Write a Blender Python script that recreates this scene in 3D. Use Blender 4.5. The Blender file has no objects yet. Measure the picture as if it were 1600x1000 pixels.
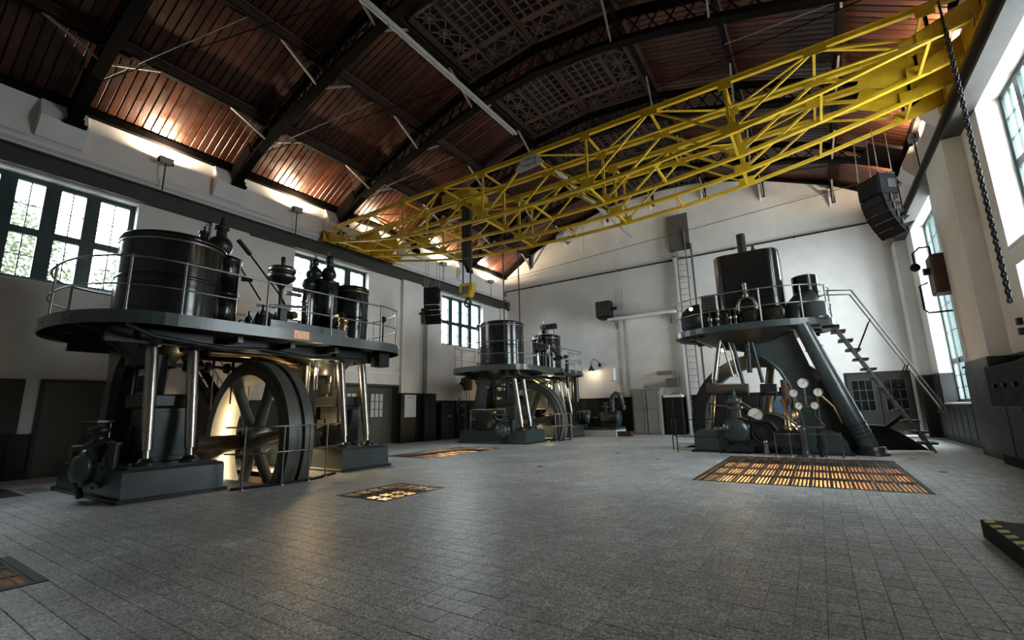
import bpy, math, random
from math import sin, cos, pi, radians as RAD, sqrt, atan2
from mathutils import Vector, Matrix
random.seed(7)
S = bpy.context.scene
COL = S.collection

# ------------------------------------------------------------------ camera
YAW, PITCH, ROLL, FPX, CAMH = 0.578494813, 0.194415533, -0.0236440567, 715.377, 1.3
_f = Vector((-sin(YAW)*cos(PITCH), cos(YAW)*cos(PITCH), sin(PITCH)))
_r = Vector((cos(YAW), sin(YAW), 0)); _u = _r.cross(_f)
_r2 = _r*cos(ROLL) + _u*sin(ROLL); _u2 = -_r*sin(ROLL) + _u*cos(ROLL)
cam = bpy.data.objects.new('camera', bpy.data.cameras.new('camera')); COL.objects.link(cam)
cam.data.sensor_width = 36; cam.data.lens = FPX*36/1600; cam.data.clip_start = .05; cam.data.clip_end = 200
M = Matrix.Identity(4)
for i in range(3):
    M[i][0] = _r2[i]; M[i][1] = _u2[i]; M[i][2] = -_f[i]
M[2][3] = CAMH
cam.matrix_world = M
S.camera = cam
def proj(x, y, z):
    d = Vector((x, y, z-CAMH)); w = d.dot(_f)
    if w < .1: return None
    return 800+FPX*d.dot(_r2)/w, 500-FPX*d.dot(_u2)/w

# ------------------------------------------------------------------ world, exposure
w = bpy.data.worlds.new('overcast_sky'); S.world = w; w.use_nodes = True
nt = w.node_tree; nt.nodes.clear()
o = nt.nodes.new('ShaderNodeOutputWorld'); b = nt.nodes.new('ShaderNodeBackground')
b.inputs[0].default_value = (.87, .935, 1.0, 1); b.inputs[1].default_value = 20
nt.links.new(b.outputs[0], o.inputs[0])
S.view_settings.view_transform = 'Standard'; S.view_settings.look = 'None'
S.view_settings.gamma = 1; S.view_settings.use_curve_mapping = False
S.view_settings.exposure = 0.62
S.cycles.max_bounces = 5; S.cycles.diffuse_bounces = 3; S.cycles.glossy_bounces = 2
S.cycles.transparent_max_bounces = 8; S.cycles.caustics_reflective = False; S.cycles.caustics_refractive = False
S.cycles.sample_clamp_indirect = 4

# ------------------------------------------------------------------ room numbers
XL, XR, YF, YB = -15.5, 3.55, 23.0, -5.4
XC = (XL+XR)/2
RIBS = [-1.3, 2.75, 6.8, 10.85, 14.9, 18.95]
def portal(x, y0, y1, z0, z1, right):
    l = bpy.data.lights.new('window_daylight', 'AREA'); l.shape = 'RECTANGLE'; l.size = y1-y0; l.size_y = z1-z0
    l.cycles.is_portal = True
    ob = bpy.data.objects.new('window_daylight', l); COL.objects.link(ob)
    ob.location = (x, (y0+y1)/2, (z0+z1)/2); ob.rotation_euler = (RAD(90), 0, RAD(90) if right else RAD(-90))
LWIN = [(-7.1+i*8.1+8.1, -3.7+i*8.1+8.1) for i in range(3)]      # left windows: y ranges
LWIN = [(1.0, 4.4), (9.15, 12.55), (17.2, 20.7)]
LWZ = (4.65, 7.30)
RWIN = [(9.3, 12.75, 4.25, 7.45), (9.3, 12.6, 2.35, 3.85), (17.7, 21.1, 1.2, 7.45)]
for y0, y1 in LWIN: portal(XL-.45, y0, y1, *LWZ, False)
for y0, y1, z0, z1 in RWIN: portal(XR+.55, y0, y1, z0, z1, True)

# ------------------------------------------------------------------ materials
MATS = {}
def nodemat(name):
    m = bpy.data.materials.new(name); m.use_nodes = True; MATS[name] = m
    t = m.node_tree; bs = t.nodes['Principled BSDF']
    return m, t, bs
def N(t, typ, **kw):
    n = t.nodes.new(typ)
    for k, v in kw.items(): setattr(n, k, v)
    return n
def paint(name, col, rough=.5, metal=0., var=.25, scale=3., bump=0., col2=None, spec=.5, wear=0., coat=0.):
    m, t, bs = nodemat(name)
    tc = N(t, 'ShaderNodeTexCoord')
    no = N(t, 'ShaderNodeTexNoise'); no.inputs['Scale'].default_value = scale; no.inputs['Detail'].default_value = 6; no.inputs['Roughness'].default_value = .65
    t.links.new(tc.outputs['Object'], no.inputs['Vector'])
    r = N(t, 'ShaderNodeValToRGB'); r.color_ramp.elements[0].position = .3; r.color_ramp.elements[1].position = .7
    c2 = col2 or tuple(c*(1-var) for c in col)
    r.color_ramp.elements[0].color = (*c2, 1); r.color_ramp.elements[1].color = (*[min(1, c*(1+var*.4)) for c in col], 1)
    t.links.new(no.outputs['Fac'], r.inputs['Fac']); t.links.new(r.outputs['Color'], bs.inputs['Base Color'])
    rr = N(t, 'ShaderNodeMapRange'); rr.inputs['To Min'].default_value = max(.03, rough*.75); rr.inputs['To Max'].default_value = min(1, rough*1.3)
    t.links.new(no.outputs['Fac'], rr.inputs['Value']); t.links.new(rr.outputs['Result'], bs.inputs['Roughness'])
    bs.inputs['Metallic'].default_value = metal; bs.inputs['Specular IOR Level'].default_value = spec
    if coat: bs.inputs['Coat Weight'].default_value = coat; bs.inputs['Coat Roughness'].default_value = .12
    if bump:
        n2 = N(t, 'ShaderNodeTexNoise'); n2.inputs['Scale'].default_value = scale*8; n2.inputs['Detail'].default_value = 4
        t.links.new(tc.outputs['Object'], n2.inputs['Vector'])
        bp = N(t, 'ShaderNodeBump'); bp.inputs['Strength'].default_value = bump; bp.inputs['Distance'].default_value = .02
        t.links.new(n2.outputs['Fac'], bp.inputs['Height']); t.links.new(bp.outputs['Normal'], bs.inputs['Normal'])
    return m
paint('plaster', (.76, .735, .70), .85, var=.16, scale=.55, bump=.12, spec=.2)
paint('plaster_trim', (.78, .775, .76), .8, var=.10, scale=.8, bump=.08, spec=.2)
paint('engine_green', (.048, .066, .069), .30, var=.35, scale=2.2, bump=.03, coat=.25)
paint('engine_dark', (.018, .023, .024), .33, var=.4, scale=3, bump=.05)
paint('cladding_black', (.006, .0075, .009), .17, var=.4, scale=1.5, coat=.2)
paint('flywheel_green', (.13, .135, .12), .33, var=.3, scale=2.5, bump=.03)
paint('polished_steel', (.36, .335, .30), .25, metal=1., var=.12, scale=1.2)
paint('rail_steel', (.30, .30, .29), .33, metal=1., var=.15, scale=2)
paint('bronze', (.46, .33, .17), .3, metal=1., var=.45, scale=4)
paint('copper_plate', (.55, .28, .16), .4, metal=.6, var=.5, scale=14)
paint('iron_black', (.008, .0075, .0075), .5, var=.4, scale=4, bump=.06, spec=.3)
paint('truss_iron', (.0045, .0034, .003), .75, var=.4, scale=3, bump=.08, spec=.05)
paint('strut_grey', (.20, .18, .165), .5, var=.3, scale=5)
paint('purlin_wood', (.030, .012, .007), .45, var=.45, scale=3)
paint('grille_wood', (.050, .026, .018), .55, var=.4, scale=4)
paint('void_dark', (.012, .008, .006), .9, var=.3, scale=2)
paint('crane_yellow', (.64, .41, .018), .48, var=.35, scale=2.3, bump=.05, col2=(.44, .28, .010))
paint('stripe_black', (.015, .015, .014), .5)
paint('rail_beam', (.050, .044, .039), .6, var=.4, scale=2, bump=.05)
paint('wainscot', (.0075, .0075, .0068), .5, var=.4, scale=2, spec=.3)
paint('door_olive', (.085, .079, .062), .6, var=.2, scale=2)
paint('door_dark', (.026, .025, .020), .6, var=.25, scale=2)
paint('window_green', (.020, .045, .045), .4, var=.35, scale=3)
paint('window_teal', (.008, .030, .027), .4, var=.35, scale=3)
paint('speaker_black', (.0035, .0035, .004), .75, var=.3, scale=6, bump=.1, spec=.15)
paint('speaker_grille', (.007, .0045, .004), .6, var=.5, scale=30, spec=.2)
paint('cable_grey', (.30, .30, .30), .4, metal=.7)
paint('cable_dark', (.02, .02, .02), .6)
paint('strip_grey', (.42, .42, .41), .4, var=.1)
paint('lamp_white', (.75, .75, .74), .35, var=.08)
paint('lamp_grey', (.36, .35, .33), .5, var=.2)
paint('cabinet_grey', (.30, .295, .265), .55, var=.15, scale=2)
paint('panel_olive', (.105, .10, .085), .7, var=.2)
paint('white_tile', (.72, .73, .73), .3, var=.08, scale=3)
paint('paper_white', (.60, .61, .62), .6, var=.05)
paint('rust_brown', (.09, .045, .028), .6, var=.5, scale=6)
paint('grate_iron', (.035, .030, .026), .45, var=.4, scale=6)
paint('pit_concrete', (.45, .33, .22), .8, var=.35, scale=2)
paint('hazard_yellow', (.62, .52, .03), .55, var=.25, scale=9)
paint('stage_black', (.004, .004, .004), .75, spec=.2)
paint('gauge_white', (.78, .77, .72), .4, var=.05)
paint('blue_rag', (.16, .26, .42), .8, var=.2)
paint('leaf', (.075, .10, .045), .6, var=.5, scale=1.5)
paint('bark', (.08, .06, .045), .9, var=.4, scale=5)
paint('street_ground', (.25, .25, .22), .9)
paint('tread_wood', (.035, .026, .020), .6, var=.4)
paint('joint_dark', (.22, .22, .215), .9)
def emit(name, col, strength):
    m, t, bs = nodemat(name)
    bs.inputs['Base Color'].default_value = (*col, 1); bs.inputs['Emission Color'].default_value = (*col, 1); bs.inputs['Emission Strength'].default_value = strength
emit('lamp_glow', (1., .80, .52), 14); emit('bulb_glow', (1., .72, .40), 18)
def glass(name, col, fac):
    m = bpy.data.materials.new(name); m.use_nodes = True; MATS[name] = m; t = m.node_tree; t.nodes.clear()
    o = N(t, 'ShaderNodeOutputMaterial'); mx = N(t, 'ShaderNodeMixShader'); tr = N(t, 'ShaderNodeBsdfTransparent'); gl = N(t, 'ShaderNodeBsdfGlossy')
    no = N(t, 'ShaderNodeTexNoise'); no.inputs['Scale'].default_value = 3
    mr = N(t, 'ShaderNodeMapRange'); mr.inputs['To Min'].default_value = fac*.7; mr.inputs['To Max'].default_value = fac*1.3
    t.links.new(no.outputs['Fac'], mr.inputs['Value']); t.links.new(mr.outputs['Result'], mx.inputs[0])
    tr.inputs[0].default_value = (*col, 1); gl.inputs[0].default_value = (.8, .85, .9, 1); gl.inputs['Roughness'].default_value = .05
    t.links.new(tr.outputs[0], mx.inputs[1]); t.links.new(gl.outputs[0], mx.inputs[2]); t.links.new(mx.outputs[0], o.inputs[0])
glass('window_glass', (.93, .96, .95), .07)
paint('frosted_glass', (.62, .63, .58), .25, var=.06)
paint('dark_glass', (.010, .012, .013), .08, var=.2)
def tile_mat():
    m, t, bs = nodemat('terrazzo')
    tc = N(t, 'ShaderNodeNewGeometry'); oi = N(t, 'ShaderNodeObjectInfo')
    add = N(t, 'ShaderNodeMath', operation='ADD'); fr = N(t, 'ShaderNodeMath', operation='FRACT')
    t.links.new(tc.outputs['Random Per Island'], add.inputs[0]); t.links.new(oi.outputs['Random'], add.inputs[1]); t.links.new(add.outputs[0], fr.inputs[0])
    ramp = N(t, 'ShaderNodeValToRGB'); e = ramp.color_ramp.elements
    e[0].position = 0; e[0].color = (.43, .435, .44, 1); e[1].position = 1; e[1].color = (.60, .615, .62, 1)
    for p, c in ((.25, (.52, .525, .525, 1)), (.5, (.475, .50, .515, 1)), (.75, (.55, .56, .56, 1))):
        k = e.new(p); k.color = c
    t.links.new(fr.outputs[0], ramp.inputs['Fac'])
    sp = N(t, 'ShaderNodeTexVoronoi'); sp.inputs['Scale'].default_value = 85
    t.links.new(tc.outputs['Position'], sp.inputs['Vector'])
    sr = N(t, 'ShaderNodeValToRGB'); sr.color_ramp.interpolation = 'CONSTANT'; q = sr.color_ramp.elements
    q[0].position = 0; q[0].color = (.48, .48, .48, 1); q[1].position = .3; q[1].color = (1, 1, 1, 1); k = q.new(.72); k.color = (1.7, 1.7, 1.7, 1)
    sep = N(t, 'ShaderNodeSeparateColor'); t.links.new(sp.outputs['Color'], sep.inputs[0]); t.links.new(sep.outputs[0], sr.inputs['Fac'])
    mul = N(t, 'ShaderNodeMix', data_type='RGBA', blend_type='MULTIPLY'); mul.inputs['Factor'].default_value = .85
    t.links.new(ramp.outputs['Color'], mul.inputs['A']); t.links.new(sr.outputs['Color'], mul.inputs['B'])
    st = N(t, 'ShaderNodeTexNoise'); st.inputs['Scale'].default_value = .8; st.inputs['Detail'].default_value = 5; t.links.new(tc.outputs['Position'], st.inputs['Vector'])
    s2 = N(t, 'ShaderNodeValToRGB'); s2.color_ramp.elements[0].position = .3; s2.color_ramp.elements[0].color = (.72, .72, .71, 1); s2.color_ramp.elements[1].position = .65; s2.color_ramp.elements[1].color = (1.05, 1.05, 1.05, 1)
    t.links.new(st.outputs['Fac'], s2.inputs['Fac'])
    m2 = N(t, 'ShaderNodeMix', data_type='RGBA', blend_type='MULTIPLY'); m2.inputs['Factor'].default_value = 1
    t.links.new(mul.outputs['Result'], m2.inputs['A']); t.links.new(s2.outputs['Color'], m2.inputs['B']); t.links.new(m2.outputs['Result'], bs.inputs['Base Color'])
    rr = N(t, 'ShaderNodeMapRange'); rr.inputs['To Min'].default_value = .30; rr.inputs['To Max'].default_value = .55
    t.links.new(st.outputs['Fac'], rr.inputs['Value']); t.links.new(rr.outputs['Result'], bs.inputs['Roughness'])
tile_mat()
def board_mat():
    m, t, bs = nodemat('varnished_board')
    g = N(t, 'ShaderNodeNewGeometry'); oi = N(t, 'ShaderNodeObjectInfo')
    add = N(t, 'ShaderNodeMath', operation='ADD'); fr = N(t, 'ShaderNodeMath', operation='FRACT')
    t.links.new(g.outputs['Random Per Island'], add.inputs[0]); t.links.new(oi.outputs['Random'], add.inputs[1]); t.links.new(add.outputs[0], fr.inputs[0])
    mp = N(t, 'ShaderNodeMapping'); mp.inputs['Scale'].default_value = (.7, 14, 2); t.links.new(g.outputs['Position'], mp.inputs['Vector'])
    no = N(t, 'ShaderNodeTexNoise'); no.inputs['Scale'].default_value = 1.6; no.inputs['Detail'].default_value = 7; no.inputs['Roughness'].default_value = .7; t.links.new(mp.outputs[0], no.inputs['Vector'])
    av = N(t, 'ShaderNodeMath', operation='MULTIPLY_ADD'); av.inputs[1].default_value = .28; t.links.new(fr.outputs[0], av.inputs[0])
    hv = N(t, 'ShaderNodeMath', operation='MULTIPLY'); hv.inputs[1].default_value = .75; t.links.new(no.outputs['Fac'], hv.inputs[0]); t.links.new(hv.outputs[0], av.inputs[2])
    r = N(t, 'ShaderNodeValToRGB'); e = r.color_ramp.elements
    e[0].position = .15; e[0].color = (.009, .003, .0015, 1); e[1].position = .85; e[1].color = (.085, .024, .009, 1); k = e.new(.5); k.color = (.028, .0085, .0037, 1)
    t.links.new(av.outputs[0], r.inputs['Fac']); t.links.new(r.outputs['Color'], bs.inputs['Base Color'])
    n2 = N(t, 'ShaderNodeTexNoise'); n2.inputs['Scale'].default_value = 2.5; n2.inputs['Detail'].default_value = 5; t.links.new(g.outputs['Position'], n2.inputs['Vector'])
    rr = N(t, 'ShaderNodeMapRange'); bs.inputs['Specular IOR Level'].default_value = .5; rr.inputs['To Min'].default_value = .14; rr.inputs['To Max'].default_value = .52; t.links.new(n2.outputs['Fac'], rr.inputs['Value']); t.links.new(rr.outputs['Result'], bs.inputs['Roughness'])
    bp = N(t, 'ShaderNodeBump'); bp.inputs['Strength'].default_value = .25; bp.inputs['Distance'].default_value = .02; t.links.new(no.outputs['Fac'], bp.inputs['Height']); t.links.new(bp.outputs['Normal'], bs.inputs['Normal'])
board_mat()

# ------------------------------------------------------------------ mesh builder
class MB:
    def __init__(s): s.v = []; s.f = []; s.sm = []
    def add(s, vs, fs, smooth=False):
        n = len(s.v); s.v += [tuple(p) for p in vs]
        for f in fs: s.f.append(tuple(i+n for i in f)); s.sm.append(smooth)
        return s
    def bx(s, x0, x1, y0, y1, z0, z1, ch=0.):
        if x0 > x1: x0, x1 = x1, x0
        if y0 > y1: y0, y1 = y1, y0
        if z0 > z1: z0, z1 = z1, z0
        c = min(ch, (x1-x0)*.45, (y1-y0)*.45, (z1-z0)*.45)
        if c <= 0:
            vs = [(x, y, z) for z in (z0, z1) for y in (y0, y1) for x in (x0, x1)]
            return s.add(vs, [(0, 2, 3, 1), (4, 5, 7, 6), (0, 1, 5, 4), (1, 3, 7, 5), (3, 2, 6, 7), (2, 0, 4, 6)])
        def ring(i, z): return [(x0+i+(c-i), y0+i, z), (x1-c, y0+i, z), (x1-i, y0+c, z), (x1-i, y1-c, z), (x1-c, y1-i, z), (x0+c, y1-i, z), (x0+i, y1-c, z), (x0+i, y0+c, z)]
        a = ring(c*.6, z0)+ring(0, z0+c)+ring(0, z1-c)+ring(c*.6, z1)
        fs = [tuple(range(7, -1, -1)), tuple(range(24, 32))]
        for L in range(3):
            for i in range(8):
                j = (i+1) % 8; fs.append((L*8+i, L*8+j, L*8+8+j, L*8+8+i))
        return s.add(a, fs)
    def obox(s, p0, p1, w, h, up=(0, 0, 1)):
        """bar of section w x h from p0 to p1"""
        p0 = Vector(p0); p1 = Vector(p1); d = (p1-p0).normalized(); u = Vector(up)
        if abs(d.dot(u)) > .98: u = Vector((1, 0, 0)) if abs(d.x) < .9 else Vector((0, 1, 0))
        a = d.cross(u).normalized()*(w/2); b2 = a.cross(d).normalized()*(h/2)
        vs = [p+sa*a+sb*b2 for p in (p0, p1) for sa, sb in ((-1, -1), (1, -1), (1, 1), (-1, 1))]
        return s.add(vs, [(3, 2, 1, 0), (4, 5, 6, 7), (0, 1, 5, 4), (1, 2, 6, 5), (2, 3, 7, 6), (3, 0, 4, 7)])
    def cyl(s, p0, p1, r0, r1=None, n=16, caps=True):
        r1 = r0 if r1 is None else r1
        p0 = Vector(p0); p1 = Vector(p1); d = (p1-p0).normalized()
        u = Vector((0, 0, 1)) if abs(d.z) < .9 else Vector((1, 0, 0))
        a = d.cross(u).normalized(); b2 = d.cross(a).normalized()
        rg = [(cos(2*pi*i/n), sin(2*pi*i/n)) for i in range(n)]
        vs = [p0+(a*c+b2*q)*r0 for c, q in rg]+[p1+(a*c+b2*q)*r1 for c, q in rg]
        s.add(vs, [(i, (i+1) % n, n+(i+1) % n, n+i) for i in range(n)], True)
        if caps:
            s.add(vs[:n], [tuple(range(n-1, -1, -1))]); s.add(vs[n:], [tuple(range(n))])
        return s
    def lathe(s, prof, c, axis='z', n=32, smooth=True, arc=None):
        """prof: [(r, h)...] around axis through c; sharp edges: repeat a point"""
        c = Vector(c); vs = []
        def pt(r, h, t):
            a, q = r*cos(t), r*sin(t)
            return c+(Vector((a, q, h)) if axis == 'z' else Vector((h, a, q)) if axis == 'x' else Vector((q, h, a)))
        m = n if arc is None else n+1
        for r, h in prof:
            for i in range(m):
                t = 2*pi*i/n if arc is None else arc[0]+(arc[1]-arc[0])*i/n
                vs.append(pt(r, h, t))
        fs = []
        for k in range(len(prof)-1):
            if prof[k] == prof[k+1]: continue
            for i in range(n):
                j = (i+1) % m; fs.append((k*m+i, k*m+j, (k+1)*m+j, (k+1)*m+i))
        s.add(vs, fs, smooth); return s
    def tube(s, pts, r, n=8, closed=False):
        P = [Vector(p) for p in pts]; L = len(P); vs = []; pa = None
        for i, p in enumerate(P):
            q0 = P[i-1] if (i or closed) else p; q1 = P[(i+1) % L] if (i < L-1 or closed) else p
            d = (q1-q0).normalized()
            if pa is None:
                u = Vector((0, 0, 1)) if abs(d.z) < .9 else Vector((1, 0, 0)); pa = d.cross(u).normalized()
            pa = (pa-d*pa.dot(d)).normalized(); pb = d.cross(pa)
            vs += [p+(pa*cos(2*pi*k/n)+pb*sin(2*pi*k/n))*r for k in range(n)]
        fs = []
        for i in range(L if closed else L-1):
            j = (i+1) % L
            for k in range(n): fs.append((i*n+k, i*n+(k+1) % n, j*n+(k+1) % n, j*n+k))
        s.add(vs, fs, True)
        if not closed:
            s.add(vs[:n], [tuple(range(n-1, -1, -1))]); s.add(vs[-n:], [tuple(range(n))])
        return s
    def prism(s, poly, plane, d0, d1, smooth=False):
        """poly 2D extruded: plane 'xy' along z, 'xz' along y, 'yz' along x"""
        def p3(a, b2, d): return (a, b2, d) if plane == 'xy' else (a, d, b2) if plane == 'xz' else (d, a, b2)
        n = len(poly); A = [p3(a, q, d0) for a, q in poly]; B = [p3(a, q, d1) for a, q in poly]
        s.add(A, [tuple(range(n-1, -1, -1))]); s.add(B, [tuple(range(n))])
        return s.add(A+B, [(i, (i+1) % n, n+(i+1) % n, n+i) for i in range(n)], smooth)
    def sph(s, c, r, n=14, sz=1.):
        k = n//2; prof = [(max(.0005, r*sin(pi*i/k)), -r*cos(pi*i/k)*sz) for i in range(k+1)]
        return s.lathe(prof, c, 'z', n)
    def build(s, name, mat, parent=None, kind=None, label=None):
        me = bpy.data.meshes.new(name)
        off = Vector((0, 0, 0)); p = parent
        while p is not None: off += p.location; p = p.parent
        me.from_pydata([(x-off.x, y-off.y, z-off.z) for x, y, z in s.v], [], s.f); me.update()
        me.polygons.foreach_set('use_smooth', s.sm)
        if isinstance(mat, (list, tuple)):
            for k in mat: me.materials.append(MATS[k])
        else: me.materials.append(MATS[mat])
        ob = bpy.data.objects.new(name, me); COL.objects.link(ob)
        if parent is not None: ob.parent = parent
        if kind: ob['kind'] = kind
        if label: ob['label'] = label
        return ob
def tag(ob, label=None, cat=None, group=None, kind=None):
    if label: ob['label'] = label
    if cat: ob['category'] = cat
    if group: ob['group'] = group
    if kind: ob['kind'] = kind
    return ob
def thing(name, loc, label=None, cat=None, group=None, kind=None):
    ob = bpy.data.objects.new(name, None); COL.objects.link(ob); ob.location = loc; ob.empty_display_size = .2
    return tag(ob, label, cat, group, kind)
def copyob(ob, parent, loc=(0, 0, 0)):
    c = ob.copy(); COL.objects.link(c); c.parent = parent; c.location = loc; return c
def point_light(name, loc, energy, col=(1, .72, .42), r=.06, parent=None, spot=None, rot=None):
    l = bpy.data.lights.new(name, 'SPOT' if spot else 'POINT'); l.energy = energy; l.color = col; l.shadow_soft_size = r
    if spot: l.spot_size = RAD(spot); l.spot_blend = .6
    ob = bpy.data.objects.new(name, l); COL.objects.link(ob); off = Vector(loc); p = parent
    while p is not None: off -= p.location; p = p.parent
    ob.location = off
    if rot: ob.rotation_euler = rot
    if parent is not None: ob.parent = parent
    return ob

# ================================================================== FLOOR
GRATES = dict(big=(-2.07, 1.22, 8.92, 13.42), small=(-6.78, -5.63, 5.0, 6.37), near=(-6.85, -5.53, .1, 1.33), far=(-11.35, -9.45, 10.0, 13.6), wall=(-13.7, -12.1, 1.85, 2.42))
PITS = [(-12.65, -8.85, 5.2, 6.2), (-12.95, -9.15, 17.7, 18.7), (-3.75, .95, 15.75, 16.65)]
HOLES = list(GRATES.values())+PITS
def cells(xs, ys, holes):
    xs = sorted(set(xs)); ys = sorted(set(ys)); out = []
    for j in range(len(ys)-1):
        run = None
        for i in range(len(xs)-1):
            cx, cy = (xs[i]+xs[i+1])/2, (ys[j]+ys[j+1])/2
            inh = any(h[0] < cx < h[1] and h[2] < cy < h[3] for h in holes)
            if inh:
                if run is not None: out.append((run, xs[i], ys[j], ys[j+1])); run = None
            elif run is None: run = xs[i]
        if run is not None: out.append((run, xs[-1], ys[j], ys[j+1]))
    return out
floor = thing('floor', (XC, 9, 0), kind='structure')
mb = MB()
for x0, x1, y0, y1 in cells([XL-.5, XR+.6]+[h[k] for h in HOLES for k in (0, 1)], [YB, YF]+[h[k] for h in HOLES for k in (2, 3)], HOLES):
    mb.bx(x0, x1, y0, y1, -.12, -.008)
mb.build('screed', 'joint_dark', floor)
TS = .1742
def tile(mbx, x, y, sx, sy, dz):
    g = .0016; c = .0025
    x0, x1, y0, y1 = x+g, x+sx-g, y+g, y+sy-g
    mbx.add([(x0, y0, -.008), (x1, y0, -.008), (x1, y1, -.008), (x0, y1, -.008), (x0, y0, dz-c), (x1, y0, dz-c), (x1, y1, dz-c), (x0, y1, dz-c),
             (x0+c, y0+c, dz), (x1-c, y0+c, dz), (x1-c, y1-c, dz), (x0+c, y1-c, dz)],
            [(0, 1, 5, 4), (1, 2, 6, 5), (2, 3, 7, 6), (3, 0, 4, 7), (4, 5, 9, 8), (5, 6, 10, 9), (6, 7, 11, 10), (7, 4, 8, 11), (8, 9, 10, 11)])
tiles = []
nx = int((XR-XL)/TS)+2; ny = int((YF-YB)/TS)+1
for i in range(nx):
    x = -.12-TS*100+TS*math.ceil((XL+.12+TS*100)/TS) + (i-1)*TS
    for j in range(ny):
        y = .98+TS*math.floor((YB-.98)/TS)+j*TS
        x0, x1, y0, y1 = max(x, XL), min(x+TS, XR), max(y, YB), min(y+TS, YF)
        for h in HOLES:                                   # clip against pits
            if x1 > h[0] and x0 < h[1] and y1 > h[2] and y0 < h[3]:
                if h[2] <= (y0+y1)/2 <= h[3]:
                    if x0 < h[0]: x1 = min(x1, h[0])
                    elif x1 > h[1]: x0 = max(x0, h[1])
                    else: x1 = x0
                elif h[0] <= (x0+x1)/2 <= h[1]:
                    if y0 < h[2]: y1 = min(y1, h[2])
                    elif y1 > h[3]: y0 = max(y0, h[3])
                    else: x1 = x0
        if x1-x0 > .02 and y1-y0 > .02: tiles.append((x0, y0, x1-x0, y1-y0))
def tarea(t):
    q = [proj(t[0]+a*t[2], t[1]+b2*t[3], 0) for a, b2 in ((0, 0), (1, 0), (1, 1), (0, 1))]
    if any(p is None for p in q): return 0
    if not any(0 < p[0] < 1600 and 0 < p[1] < 1000 for p in q): return 0
    return abs(sum(q[i][0]*q[(i+1) % 4][1]-q[(i+1) % 4][0]*q[i][1] for i in range(4)))/2
tiles.sort(key=tarea, reverse=True)
m0 = MB(); tile(m0, 0, 0, TS, TS, 0); proto = None
cnt = 0; mb = MB()
for t in tiles:
    if cnt < 300 and abs(t[2]-TS) < .001 and abs(t[3]-TS) < .001:
        if proto is None: ob = proto = m0.build('floor_tile', 'terrazzo'); ob.parent = floor
        else: ob = copyob(proto, floor)
        ob.location = Vector((t[0], t[1], random.uniform(-.0012, .0012)))-floor.location; cnt += 1
    else: tile(mb, *t, random.uniform(-.0012, .0012))
mb.build('floor_tiles_beyond', 'terrazzo', floor, kind='stuff')
mb = MB()
for x0, x1, y0, y1 in PITS:
    for a in ((x0-.1, x0, y0-.1, y1+.1), (x1, x1+.1, y0-.1, y1+.1), (x0, x1, y0-.1, y0), (x0, x1, y1, y1+.1)): mb.bx(*a, -2.6, -.009)
    mb.bx(x0, x1, y0, y1, -2.7, -2.6)
mb.build('flywheel_pit_lining', 'pit_concrete', floor)

# ---- floor gratings over lit pits
def grating(key, label, nxp, nyp, dens, warm, depth=1.6, frame=.05, lamp_at=None, mat='grate_iron', bd=.012):
    x0, x1, y0, y1 = GRATES[key]
    t = thing('floor_grating', ((x0+x1)/2, (y0+y1)/2, 0), label, 'grating')
    m = MB()
    for a in ((x0, x0+frame, y0, y1), (x1-frame, x1, y0, y1), (x0+frame, x1-frame, y0, y0+frame), (x0+frame, x1-frame, y1-frame, y1)): m.bx(*a, -.05, .006)
    m.build('frame', mat, t)
    px, py = (x1-x0-2*frame)/nxp, (y1-y0-2*frame)/nyp
    m = MB(); e = .022
    for a in ((0, px, 0, e), (0, px, py-e, py), (0, e, e, py-e), (px-e, px, e, py-e)): m.bx(*a, -bd, 0)
    n = max(2, int(px/dens)); k = max(2, int(py/(dens*1.8))); bw = min(dens, .05)*.27
    for i in range(1, n): m.bx(px*i/n-bw, px*i/n+bw, e, py-e, -.0055, -.003)
    for i in range(1, k): m.bx(e, px-e, py*i/k-bw*.8, py*i/k+bw*.8, -.005, -.0035)
    pr = None
    for i in range(nxp):
        for j in range(nyp):
            loc = Vector((x0+frame+i*px, y0+frame+j*py, 0))-t.location
            if pr is None: pr = m.build('grating_panel', mat); pr.parent = t; pr.location = loc
            else: copyob(pr, t, loc)
    m = MB()
    for a in ((x0-.1, x0, y0-.1, y1+.1), (x1, x1+.1, y0-.1, y1+.1), (x0, x1, y0-.1, y0), (x0, x1, y1, y1+.1)): m.bx(*a, -depth, -.06)
    m.bx(x0-.1, x1+.1, y0-.1, y1+.1, -depth-.1, -depth)
    m.build('pit_lining', 'pit_concrete', t)
    for lx, ly, en in (lamp_at or []):
        MB().sph((lx, ly, -depth+.35), .06, 10).build('pit_lamp', 'bulb_glow', t)
        point_light('pit_lamp_light', (lx, ly, -depth+.5), en, (1, .66, .34), .15, t)
    return t
grating('big', 'large rectangular floor grating glowing orange in front of the gauge stand', 11, 4, .050, True, bd=.038, lamp_at=[(-1.6, 12.5, 170), (-.1, 12.7, 90)])
grating('small', 'small orange-lit floor grating beside the nearest flywheel engine', 4, 5, .10, True, depth=.8, lamp_at=[(-6.5, 5.9, 40)])
grating('far', 'rust-coloured floor grating between the two left engines', 4, 7, .12, True, depth=.8, lamp_at=[(-10.6, 12.9, 70)])
grating('near', 'rusty floor grating at the left edge of the foreground floor', 3, 3, .05, False, depth=.7, frame=.07, lamp_at=[(-6.3, .7, 6)], mat='rail_beam')
grating('wall', 'dark iron floor grating near the left wall door', 4, 2, .05, False, depth=.6)
t = thing('floor_vent', (-12.25, 2.75, 0), 'row of short dark drain slots in the floor beside the near engine', 'vent')
for i in range(6):
    MB().bx(-13.25+i*.16, -13.18+i*.16, 2.48, 2.85, -.004, .003).build('slot', 'stripe_black', t)

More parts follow.
